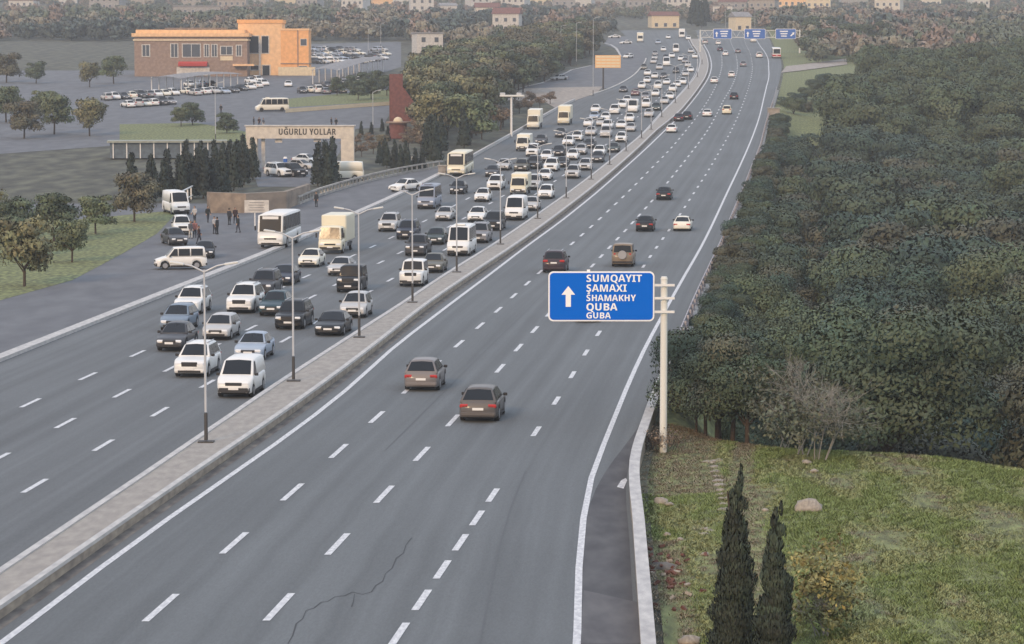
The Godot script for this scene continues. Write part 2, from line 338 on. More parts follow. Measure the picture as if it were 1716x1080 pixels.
# ---------------------------------------------------------------- materials
func noise_map(freq: float, lo: Color, hi: Color, seed_: int, octaves := 5, mid := 0.5, bump := false, kind := FastNoiseLite.TYPE_SIMPLEX_SMOOTH) -> NoiseTexture2D:
	var n := FastNoiseLite.new()
	n.seed = seed_
	n.noise_type = kind
	n.frequency = freq
	n.fractal_octaves = octaves
	var t := NoiseTexture2D.new()
	t.width = 512
	t.height = 512
	t.seamless = true
	t.noise = n
	if bump:
		t.as_normal_map = true
		t.bump_strength = 3.0
	else:
		var ramp := Gradient.new()
		ramp.offsets = PackedFloat32Array([0.0, mid, 1.0])
		ramp.colors = PackedColorArray([lo, lo.lerp(hi, 0.5), hi])
		t.color_ramp = ramp
	return t

func plain(c: Color, rough := 0.7, metal := 0.0) -> StandardMaterial3D:
	var m := StandardMaterial3D.new()
	m.albedo_color = c
	m.roughness = rough
	m.metallic = metal
	return m

func grainy(c: Color, vary: float, metres: float, seed_: int, rough := 0.9, freq := 0.012) -> StandardMaterial3D:
	var m := plain(c, rough)
	var key := "%.2f_%d_%.3f" % [vary, seed_, freq]
	if not noises.has(key):
		noises[key] = noise_map(freq, Color(1.0 - vary, 1.0 - vary, 1.0 - vary * 0.9), Color.WHITE, seed_, 6)
	m.albedo_texture = noises[key]
	m.uv1_triplanar = true
	m.uv1_world_triplanar = true
	m.uv1_scale = Vector3(1.0, 1.0, 0.38) / metres
	return m

func paint(c: Color) -> StandardMaterial3D:
	var m := plain(c, 0.45)
	m.metallic_specular = 0.35
	m.clearcoat_enabled = true
	m.clearcoat = 0.25
	m.clearcoat_roughness = 0.12
	return m

func road_texture(base: Color, lanes: Array, seed_: int) -> ImageTexture:
	# across: tyre tracks of each lane and long streaks; along: slow changes of tone; over all: grain
	var streak := FastNoiseLite.new()
	streak.seed = seed_
	streak.frequency = 0.035
	var slow := FastNoiseLite.new()
	slow.seed = seed_ + 1
	slow.frequency = 0.004
	var r := RandomNumberGenerator.new()
	r.seed = seed_
	var im := Image.create(512, 1024, false, Image.FORMAT_RGB8)
	for y in 1024:
		var fold := absf(y - 512.0)
		for x in 512:
			var u := x / 511.0
			var t := 1.0 + 0.10 * streak.get_noise_2d(x * 1.2, fold * 0.05) + 0.07 * slow.get_noise_2d(x * 0.8, fold)
			for l in lanes:
				var a: float = (u - l - 0.045) / 0.022
				var b: float = (u - l - 0.125) / 0.022
				t -= 0.050 * exp(-a * a) + 0.050 * exp(-b * b)
			t += r.randf_range(-0.045, 0.045)
			im.set_pixel(x, y, Color(base.r * t, base.g * t, base.b * t))
	return ImageTexture.create_from_image(im)

func make_materials() -> void:
	M.asphalt = plain(Color.WHITE, 0.85)
	M.asphalt.albedo_texture = road_texture(lin(0.124, 0.134, 0.137), [0.09, 0.30, 0.49, 0.705], 11)
	M.asphalt_in = plain(Color.WHITE, 0.85)
	M.asphalt_in.albedo_texture = road_texture(lin(0.120, 0.128, 0.131), [0.08, 0.27, 0.46, 0.66, 0.86], 12)
	M.asphalt_old = grainy(lin(0.158, 0.163, 0.170), 0.18, 19.0, 5, 0.9)
	M.asphalt_mid = grainy(lin(0.145, 0.142, 0.142), 0.25, 7.0, 36, 0.9)
	M.asphalt_dark = grainy(lin(0.112, 0.112, 0.114), 0.30, 9.0, 6, 0.9)
	M.line = grainy(lin(0.78, 0.78, 0.76), 0.22, 3.0, 7, 0.7, 0.03)
	M.kerb = grainy(lin(0.60, 0.58, 0.54), 0.18, 5.0, 8, 0.9, 0.02)
	M.median = grainy(lin(0.385, 0.352, 0.305), 0.16, 6.0, 9, 0.95, 0.02)
	M.wall = grainy(lin(0.43, 0.37, 0.285), 0.30, 5.0, 10, 0.95, 0.02)
	M.dirt = grainy(lin(0.24, 0.215, 0.18), 0.40, 7.0, 11, 1.0, 0.02)
	M.earth = grainy(lin(0.15, 0.15, 0.10), 0.50, 23.0, 12, 1.0, 0.012)
	M.sand = grainy(lin(0.42, 0.37, 0.31), 0.22, 11.0, 13, 1.0)
	M.concrete = grainy(lin(0.50, 0.47, 0.41), 0.30, 6.0, 14, 0.95, 0.015)
	M.tan = grainy(lin(0.36, 0.29, 0.22), 0.30, 9.0, 15, 0.95, 0.012)
	M.crack = plain(lin(0.062, 0.065, 0.068), 1.0)
	M.seam = plain(lin(0.115, 0.123, 0.128), 1.0)
	M.steel = plain(lin(0.50, 0.51, 0.52), 0.5, 0.3)
	M.pale_steel = plain(lin(0.62, 0.62, 0.58), 0.5, 0.1)
	M.dark_steel = plain(lin(0.055, 0.052, 0.05), 0.7, 0.0)
	M.white_steel = plain(lin(0.72, 0.71, 0.68), 0.6)
	M.cream_post = plain(lin(0.66, 0.655, 0.60), 0.7)
	M.rail = grainy(lin(0.52, 0.48, 0.47), 0.35, 4.0, 16, 0.6, 0.02)
	M.sign_blue = plain(lin(0.002, 0.130, 0.60), 0.8)
	M.sign_blue.metallic_specular = 0.15
	M.sign_far = plain(lin(0.03, 0.12, 0.42), 0.5)
	M.letter = plain(lin(0.85, 0.85, 0.84), 0.5)
	M.glass = plain(lin(0.012, 0.014, 0.017), 0.16)
	M.glass.metallic_specular = 0.32
	M.glass.metallic_specular = 0.42
	M.pane = plain(lin(0.07, 0.08, 0.095), 0.2)
	M.rubber = plain(lin(0.022, 0.022, 0.022), 0.9)
	M.rim = plain(lin(0.35, 0.35, 0.36), 0.4, 0.5)
	M.trim = plain(lin(0.02, 0.02, 0.022), 0.6)
	M.lamp = plain(lin(0.75, 0.77, 0.78), 0.15)
	M.red_lamp = plain(lin(0.42, 0.03, 0.025), 0.2)
	M.amber_lamp = plain(lin(0.55, 0.22, 0.06), 0.2)
	M.plate = plain(lin(0.75, 0.75, 0.73), 0.5)
	M.bark = grainy(lin(0.10, 0.075, 0.055), 0.4, 1.5, 17, 1.0, 0.03)
	M.pale_bark = grainy(lin(0.42, 0.40, 0.34), 0.35, 1.2, 18, 0.95, 0.03)
	M.leaf = plain(Color.WHITE, 0.75)
	M.leaf.vertex_color_use_as_albedo = true
	M.leaf.backlight_enabled = true
	M.leaf.backlight = Color(0.12, 0.13, 0.08)
	M.cloth = plain(Color.WHITE, 0.9)
	M.cloth.vertex_color_use_as_albedo = true
	M.stone = grainy(lin(0.46, 0.40, 0.31), 0.35, 1.3, 19, 0.95, 0.02)
	M.brick = grainy(lin(0.20, 0.085, 0.06), 0.4, 0.9, 20, 0.95, 0.02)
	M.orange_wall = grainy(lin(0.88, 0.46, 0.19), 0.12, 8.0, 21, 0.9)
	M.peach_wall = grainy(lin(0.88, 0.56, 0.30), 0.12, 8.0, 22, 0.9)
	M.brown_wall = grainy(lin(0.34, 0.245, 0.19), 0.18, 6.0, 23, 0.9)
	M.cream_wall = grainy(lin(0.74, 0.62, 0.42), 0.12, 6.0, 24, 0.9)
	M.gate_wall = grainy(lin(0.66, 0.60, 0.50), 0.14, 6.0, 34, 0.9)
	M.white_wall = grainy(lin(0.66, 0.63, 0.57), 0.2, 6.0, 25, 0.9)
	M.grey_wall = grainy(lin(0.40, 0.38, 0.35), 0.25, 6.0, 26, 0.9)
	M.red_wall = grainy(lin(0.215, 0.085, 0.07), 0.25, 5.0, 27, 0.9)
	M.red_cloth = plain(lin(0.50, 0.06, 0.05), 0.9)
	M.roof_grey = grainy(lin(0.33, 0.32, 0.31), 0.25, 6.0, 28, 0.9)
	M.roof_red = grainy(lin(0.26, 0.11, 0.08), 0.3, 5.0, 29, 0.9)
	M.roof_green = grainy(lin(0.36, 0.38, 0.31), 0.2, 6.0, 30, 0.8)
	M.blue_grey = grainy(lin(0.13, 0.17, 0.20), 0.25, 6.0, 31, 0.7)
	M.board = plain(lin(0.75, 0.46, 0.22), 0.7)
	M.board_bar = plain(lin(0.72, 0.62, 0.42), 0.7)
	M.grass = grainy(lin(0.300, 0.330, 0.125), 0.50, 9.0, 32, 1.0, 0.03)
	for k in PAINT:
		M["paint " + k] = paint(lin(PAINT[k][0], PAINT[k][1], PAINT[k][2]))

const PAINT := {"white": [0.74, 0.74, 0.71], "ivory": [0.75, 0.72, 0.61], "cream": [0.74, 0.69, 0.53], "silver": [0.47, 0.47, 0.46], "grey": [0.22, 0.22, 0.23], "dark grey": [0.06, 0.062, 0.068], "black": [0.016, 0.017, 0.02],
	"pale blue": [0.33, 0.39, 0.47], "grey blue": [0.17, 0.22, 0.28], "blue grey": [0.24, 0.27, 0.33], "dark blue": [0.022, 0.028, 0.048], "teal": [0.03, 0.06, 0.075], "olive grey": [0.13, 0.125, 0.10], "dark green": [0.035, 0.05, 0.045],
	"dark red": [0.14, 0.05, 0.05], "dark plum": [0.045, 0.03, 0.038], "taupe": [0.19, 0.172, 0.165], "brown grey": [0.115, 0.104, 0.097], "bronze": [0.22, 0.17, 0.12], "red": [0.62, 0.20, 0.17]}

# ---------------------------------------------------------------- sheets that lie on the land
func strip(fa: Callable, fb: Callable, d0: float, d1: float, up: float, step := 10.0) -> ArrayMesh:
	var st := begin(true)
	var n := maxi(1, int(ceil((d1 - d0) / step)))
	for i in n:
		var a := d0 + (d1 - d0) * i / n
		var b := d0 + (d1 - d0) * (i + 1) / n
		var uv := [Vector2(0, a / 160.0), Vector2(0, b / 160.0), Vector2(1, b / 160.0), Vector2(1, a / 160.0)]
		var p0 := Vector3(fa.call(a), height(a) + up, -a)
		var p1 := Vector3(fb.call(a), height(a) + up, -a)
		var p2 := Vector3(fb.call(b), height(b) + up, -b)
		var p3 := Vector3(fa.call(b), height(b) + up, -b)
		var corners := [p0, p3, p2, p1]
		for c in [0, 1, 2, 0, 2, 3]:
			st.set_uv(uv[c])
			st.add_vertex(corners[c])
	return done(st)

func along(name_: String, off := 0.0) -> Callable:
	return func(d): return course(name_, d) + off

func patch(poly: Array, up: float) -> ArrayMesh:     # any outline of [x, D] corners, cut into bands so that it follows the rising land
	var pts := PackedVector2Array()
	var lo := 1e9
	var hi := -1e9
	for p in poly:
		pts.append(Vector2(p[0], p[1]))
		lo = minf(lo, p[1])
		hi = maxf(hi, p[1])
	var st := begin()
	var d := floorf(lo / 10.0) * 10.0
	while d < hi:
		var e := d + (10.0 if d < 520.0 else 1000.0)
		var band := PackedVector2Array([Vector2(-900, d), Vector2(900, d), Vector2(900, e), Vector2(-900, e)])
		for piece in Geometry2D.intersect_polygons(pts, band):
			var ids := Geometry2D.triangulate_polygon(piece)
			for i in range(0, ids.size(), 3):
				var v := []
				for k in 3:
					var q: Vector2 = piece[ids[i + k]]
					v.append(Vector3(q.x, height(q.y) + up, -q.y))
				if (v[1] - v[0]).cross(v[2] - v[0]).y > 0.0:
					v = [v[0], v[2], v[1]]
				tri(st, v[0], v[1], v[2])
		d = e
	return done(st)

func ribbon(pts: Array, w: float, up: float) -> ArrayMesh:
	var st := begin()
	for i in pts.size() - 1:
		var a := Vector2(pts[i][0], pts[i][1])
		var b := Vector2(pts[i + 1][0], pts[i + 1][1])
		var s := (b - a).normalized().orthogonal() * w * 0.5
		var wa := 0.4 + 0.6 * absf(sin(i * 2.3))
		var wb := 0.4 + 0.6 * absf(sin((i + 1) * 2.3))
		var c := [a - s * wa, a + s * wa, b + s * wb, b - s * wb]
		var v := []
		for q in c:
			v.append(Vector3(q.x, height(q.y) + up, -q.y))
		quad(st, v[0], v[1], v[2], v[3])
	return done(st)

func wall_run(fa: Callable, fb: Callable, d0: float, d1: float, top: float, foot: float, step := 8.0) -> ArrayMesh:
	var st := begin()
	var n := maxi(1, int(ceil((d1 - d0) / step)))
	for i in n:
		var q := []
		for d in [d0 + (d1 - d0) * i / n, d0 + (d1 - d0) * (i + 1) / n]:
			var h := height(d)
			q.append([Vector3(fa.call(d), h + foot, -d), Vector3(fa.call(d), h + top, -d), Vector3(fb.call(d), h + top, -d), Vector3(fb.call(d), h + foot, -d)])
		for k in 3:
			quad(st, q[0][k], q[0][k + 1], q[1][k + 1], q[1][k])
		if i == 0:
			quad(st, q[0][0], q[0][3], q[0][2], q[0][1])
		if i == n - 1:
			quad(st, q[1][0], q[1][1], q[1][2], q[1][3])
	return done(st)

# ---------------------------------------------------------------- vehicles (front towards +z, wheels on y = 0)
const KINDS := {
	"sedan": {"L": 4.55, "W": 1.80, "roof": 1.45, "belt": 0.93, "hood": [0.70, 0.90], "deck": [0.80, 0.98], "ws": [0.98, 0.22], "rw": [-1.72, -1.02], "wt": 0.60, "r": 0.32, "ax": [1.36, -1.32], "panes": [[0.78, -0.16], [-0.22, -1.42]]},
	"hatch": {"L": 4.10, "W": 1.76, "roof": 1.50, "belt": 0.94, "hood": [0.72, 0.92], "deck": [0.82, 0.95], "ws": [1.02, 0.26], "rw": [-1.95, -1.55], "wt": 0.61, "r": 0.31, "ax": [1.26, -1.24], "panes": [[0.80, -0.12], [-0.18, -1.55]]},
	"suv": {"L": 4.75, "W": 1.92, "roof": 1.74, "belt": 1.08, "hood": [0.90, 1.07], "deck": [0.95, 1.08], "ws": [1.00, 0.32], "rw": [-2.24, -1.88], "wt": 0.68, "r": 0.37, "ax": [1.42, -1.36], "panes": [[0.80, -0.12], [-0.18, -1.10], [-1.16, -1.86]], "rails": true},
	"crossover": {"L": 4.45, "W": 1.86, "roof": 1.60, "belt": 1.00, "hood": [0.82, 0.99], "deck": [0.90, 1.01], "ws": [1.00, 0.26], "rw": [-2.12, -1.58], "wt": 0.61, "r": 0.36, "ax": [1.36, -1.28], "panes": [[0.80, -0.10], [-0.16, -1.35], [-1.42, -1.78]]},
	"jeep": {"L": 4.50, "W": 1.86, "roof": 1.90, "belt": 1.16, "hood": [1.08, 1.16], "deck": [1.10, 1.16], "ws": [0.78, 0.52], "rw": [-1.98, -1.92], "wt": 0.78, "r": 0.40, "ax": [1.40, -1.30], "panes": [[0.56, -0.20], [-0.28, -1.05], [-1.13, -1.85]]},
	"pickup": {"L": 5.30, "W": 1.90, "roof": 1.78, "belt": 1.10, "hood": [0.95, 1.08], "deck": [1.08, 1.10], "ws": [1.25, 0.62], "rw": [-0.95, -0.75], "wt": 0.68, "r": 0.39, "ax": [1.65, -1.60], "panes": [[1.05, 0.10], [0.04, -0.72]]},
	"small_van": {"L": 4.50, "W": 1.85, "roof": 1.86, "belt": 1.08, "hood": [0.86, 1.10], "deck": [1.05, 1.08], "ws": [1.42, 0.72], "rw": [-2.20, -2.08], "wt": 0.76, "r": 0.33, "ax": [1.45, -1.30], "panes": [[1.22, 0.42]], "bumper": true},
	"wagon": {"L": 4.30, "W": 1.84, "roof": 1.82, "belt": 1.05, "hood": [0.82, 1.04], "deck": [1.00, 1.05], "ws": [1.22, 0.58], "rw": [-2.08, -1.95], "wt": 0.74, "r": 0.33, "ax": [1.36, -1.28], "panes": [[1.02, 0.30], [0.22, -0.72], [-0.82, -1.80]], "bumper": true},
	"big_van": {"L": 5.80, "W": 2.05, "roof": 2.45, "belt": 1.30, "hood": [0.98, 1.28], "deck": [1.28, 1.30], "ws": [2.25, 1.55], "rw": [-2.82, -2.74], "wt": 0.88, "r": 0.35, "ax": [1.95, -1.75], "panes": [[2.02, 1.20]], "bumper": true},
	"minibus": {"L": 6.60, "W": 2.05, "roof": 2.62, "belt": 1.30, "hood": [0.98, 1.28], "deck": [1.28, 1.30], "ws": [2.55, 1.85], "rw": [-3.22, -3.12], "wt": 0.88, "r": 0.36, "ax": [2.25, -1.90], "panes": [[2.32, 1.45], [1.35, 0.30], [0.20, -0.85], [-0.95, -2.00], [-2.10, -3.00]], "bumper": true, "hatch": true},
	"bus": {"L": 9.50, "W": 2.50, "roof": 3.20, "belt": 1.55, "hood": [1.25, 1.50], "deck": [1.50, 1.55], "ws": [4.68, 4.42], "rw": [-4.66, -4.55], "wt": 1.17, "r": 0.48, "ax": [2.60, -2.60], "panes": [[4.30, 3.35], [3.25, 1.80], [1.70, 0.25], [0.15, -1.30], [-1.40, -2.85], [-2.95, -4.40]], "big": true},
	"city_bus": {"L": 11.5, "W": 2.50, "roof": 3.10, "belt": 1.20, "hood": [1.10, 1.18], "deck": [1.15, 1.20], "ws": [5.68, 5.50], "rw": [-5.66, -5.58], "wt": 1.19, "r": 0.48, "ax": [3.20, -2.90], "panes": [[5.30, 3.90], [3.80, 2.30], [2.20, 0.70], [0.60, -0.90], [-1.00, -2.50], [-2.60, -4.10]], "big": true},
	"box_truck": {"L": 2.10, "W": 2.20, "roof": 2.45, "belt": 1.35, "hood": [1.20, 1.32], "deck": [1.30, 1.35], "ws": [0.98, 0.72], "rw": [-1.02, -0.95], "wt": 0.95, "r": 0.42, "ax": [0.15], "panes": [[0.72, -0.45]], "shift": 2.55, "bumper": true, "big": true, "cargo": [4.9, 2.30, 2.45, 0.95], "rear_axle": -2.0},
	"light_truck": {"L": 1.80, "W": 2.00, "roof": 2.15, "belt": 1.22, "hood": [1.05, 1.18], "deck": [1.18, 1.22], "ws": [0.85, 0.50], "rw": [-0.88, -0.80], "wt": 0.84, "r": 0.36, "ax": [0.10], "panes": [[0.55, -0.40]], "shift": 2.10, "bumper": true, "big": true, "cargo": [4.0, 2.05, 1.75, 0.80], "rear_axle": -1.6},
}
const CALLED := {"hatch": "hatchback", "jeep": "off_roader", "pickup": "pickup_truck", "small_van": "panel_van", "wagon": "estate_car", "big_van": "tall_van", "bus": "coach"}
const CATEGORY := {"sedan": "car", "hatch": "car", "suv": "car", "crossover": "car", "jeep": "car", "pickup": "pickup", "small_van": "van", "wagon": "car", "big_van": "van", "minibus": "minibus", "bus": "bus", "city_bus": "bus", "box_truck": "truck", "light_truck": "truck"}

func loft(secs: Array, smooth := true) -> ArrayMesh:
	var st := begin(smooth)
	var rings := []
	for s in secs:
		var ring := []
		for p in s:
			ring.append(p)
		for i in range(s.size() - 2, 0, -1):
			ring.append(Vector3(-s[i].x, s[i].y, s[i].z))
		rings.append(ring)
	var n: int = rings[0].size()
	for i in rings.size() - 1:
		for k in n:
			var a: Vector3 = rings[i][k]
			var b: Vector3 = rings[i][(k + 1) % n]
			var c: Vector3 = rings[i + 1][k]
			var d: Vector3 = rings[i + 1][(k + 1) % n]
			tri(st, a, c, d)
			tri(st, a, d, b)
	for e in [0, rings.size() - 1]:
		var mid := Vector3.ZERO
		for p in rings[e]:
			mid += p / n
		for k in n:
			if e == 0:
				tri(st, mid, rings[e][k], rings[e][(k + 1) % n])
			else:
				tri(st, mid, rings[e][(k + 1) % n], rings[e][k])
	return done(st)

func lerp_list(list: Array, z: float) -> float:
	if z <= list[0][0]:
		return list[0][1]
	for i in list.size() - 1:
		if z <= list[i + 1][0]:
			return lerpf(list[i][1], list[i + 1][1], (z - list[i][0]) / maxf(1e-4, list[i + 1][0] - list[i][0]))
	return list[-1][1]

func shell(P: Dictionary) -> Array:                 # [lower body, cabin]
	var L: float = P.L
	var h2 := L / 2.0
	var w: float = P.W / 2.0
	var r: float = P.r
	var R := r + 0.07
	var clear := 0.24 if not P.has("big") else 0.36
	var b: float = P.belt
	var wsb: float = P.ws[0]
	var rwb: float = P.rw[0]
	var top := [[-h2, P.deck[0] - 0.10], [-h2 + 0.07, P.deck[0]], [-h2 + 0.22, P.deck[1]], [rwb, maxf(b, P.deck[1])], [rwb + 0.05, b], [wsb - 0.05, b], [wsb, maxf(P.hood[1], b - 0.03)], [wsb + 0.1, P.hood[1]], [h2 - 0.22, P.hood[0] + 0.04], [h2 - 0.07, P.hood[0] - 0.03], [h2, P.hood[0] - 0.16]]
	var tz := []
	for q in top:
		tz.append(q)
	tz.sort_custom(func(p, q): return p[0] < q[0])
	var zs := [-h2, -h2 + 0.07, -h2 + 0.22, -h2 + 0.5, rwb, rwb + 0.3, 0.0, wsb, wsb - 0.3, (wsb + h2) / 2.0, h2 - 0.5, h2 - 0.22, h2 - 0.07, h2]
	for a in P.ax:
		for f in [-1.04, -0.99, -0.85, -0.5, 0.0, 0.5, 0.85, 0.99, 1.04]:
			zs.append(a + f * R)
	zs.sort()
	var secs := []
	var last := -99.0
	for z in zs:
		if z - last < 0.012 or z < -h2 - 0.001 or z > h2 + 0.001:
			continue
		last = z
		var e: float = h2 - absf(z)
		var round_off := 0.16 if not P.has("big") else 0.05
		var ww := w * (1.0 - round_off * pow(clampf(1.0 - e / 0.55, 0.0, 1.0), 2.2))
		var yb: float = clear + 0.06 * clampf(1.0 - e / 0.12, 0.0, 1.0)
		for a in P.ax:
			var dz := absf(z - a)
			if dz < R:
				yb = maxf(yb, r + sqrt(R * R - dz * dz))
		var t := lerp_list(tz, z)
		yb = minf(yb, t - 0.08)
		secs.append([Vector3(0, yb, z), Vector3(ww * 0.93, yb, z), Vector3(ww * 0.985, yb + 0.04, z), Vector3(ww, lerpf(yb, t, 0.55), z), Vector3(ww * 0.985, lerpf(yb, t, 0.86), z), Vector3(ww * 0.93, t - 0.015, z), Vector3(ww * 0.6, t + 0.015, z), Vector3(0, t + 0.03, z)])
	var low := loft(secs)
	var wb := w * 0.94
	var roof: float = P.roof
	secs = []
	for q in [[rwb, 0.02], [lerpf(rwb, P.rw[1], 0.5), 0.475], [P.rw[1], 0.95], [lerpf(P.rw[1], P.ws[1], 0.15), 1.0], [lerpf(P.rw[1], P.ws[1], 0.6), 1.0], [P.ws[1], 0.94], [lerpf(P.ws[1], wsb, 0.5), 0.475], [wsb, 0.02]]:
		var y := lerpf(b, roof, q[1])
		var x1: float = lerpf(wb, P.wt, q[1])
		var cr: float = 0.05 * q[1]
		secs.append([Vector3(0, b - 0.05, q[0]), Vector3(wb, b - 0.05, q[0]), Vector3(x1, y - 0.05 * q[1], q[0]), Vector3(x1 * 0.92, y, q[0]), Vector3(x1 * 0.55, y + cr * 0.8, q[0]), Vector3(0, y + cr, q[0])])
	return [low, loft(secs)]

func end_glass(P: Dictionary, z0: float, z1: float, t0: float, t1: float) -> ArrayMesh:
	var st := begin()
	var s := signf(z0 - z1)
	var wb: float = P.W / 2.0 * 0.94
	var n := Vector3(0, absf(z0 - z1), s * (P.roof - P.belt) * 0.94).normalized() * 0.025
	var f := [-0.86, -0.5, 0.0, 0.5, 0.86]
	var grid := []
	for t in [t0, (t0 + t1) * 0.5, t1]:
		var row := []
		for k in f:
			var x1: float = lerpf(wb, P.wt, t * 0.94)
			var y: float = lerpf(P.belt, P.roof, t * 0.94)
			row.append(Vector3(x1 * k, y + 0.05 * t * (1.0 - absf(k)), lerpf(z0, z1, t)) + n)
		grid.append(row)
	for i in 2:
		for k in 4:
			if s > 0:
				quad(st, grid[i][k], grid[i + 1][k], grid[i + 1][k + 1], grid[i][k + 1])
			else:
				quad(st, grid[i][k], grid[i][k + 1], grid[i + 1][k + 1], grid[i + 1][k])
	return done(st)

func side_glass(P: Dictionary, zf: float, zr: float, side: float) -> ArrayMesh:
	var st := begin()
	var wb: float = P.W / 2.0 * 0.94
	var lo := 0.10
	var hi := 0.86
	var q := []
	for c in [[zf, lo], [zf, hi], [zr, hi], [zr, lo]]:
		var z: float = c[0]
		if c[1] == hi:                               # keep inside the sloping pillars
			z = minf(z, lerpf(P.ws[0], P.ws[1], hi) - 0.10)
			z = maxf(z, lerpf(P.rw[0], P.rw[1], hi) + 0.10)
		var y: float = lerpf(P.belt, P.roof, c[1])
		q.append(Vector3(side * (lerpf(wb, P.wt, c[1]) + 0.022), y, z))
	if side > 0:
		quad(st, q[0], q[3], q[2], q[1])
	else:
		quad(st, q[0], q[1], q[2], q[3])
	return done(st)

func moved(m: Mesh, by: Vector3) -> ArrayMesh:
	var st := SurfaceTool.new()
	st.begin(Mesh.PRIMITIVE_TRIANGLES)
	st.append_from(m, 0, Transform3D(Basis(), by))
	return st.commit()

func rounded(s: Vector3) -> ArrayMesh:               # a box with chamfered edges
	var st := begin(false)
	var h := s / 2.0
	var c := minf(0.09, minf(h.x, minf(h.y, h.z)) * 0.5)
	var secs := []
	for q in [[-h.z, c], [-h.z + c, 0.0], [h.z - c, 0.0], [h.z, c]]:
		var i: float = q[1]
		secs.append([Vector3(0, -h.y + i, q[0]), Vector3(h.x - c - i * 0.3, -h.y + i, q[0]), Vector3(h.x - i, -h.y + c + i * 0.3, q[0]), Vector3(h.x - i, h.y - c - i * 0.3, q[0]), Vector3(h.x - c - i * 0.3, h.y - i, q[0]), Vector3(0, h.y - i, q[0])])
	return loft(secs, false)

func wheel_meshes(r: float) -> Array:
	var out := []
	for q in [[r, 0.21], [r * 0.64, 0.225]]:
		var c := tube(q[0], q[0], q[1], 18)
		var st := SurfaceTool.new()
		st.begin(Mesh.PRIMITIVE_TRIANGLES)
		st.append_from(c, 0, Transform3D(Basis(Vector3.BACK, PI / 2), Vector3.ZERO))
		out.append(st.commit())
	return out

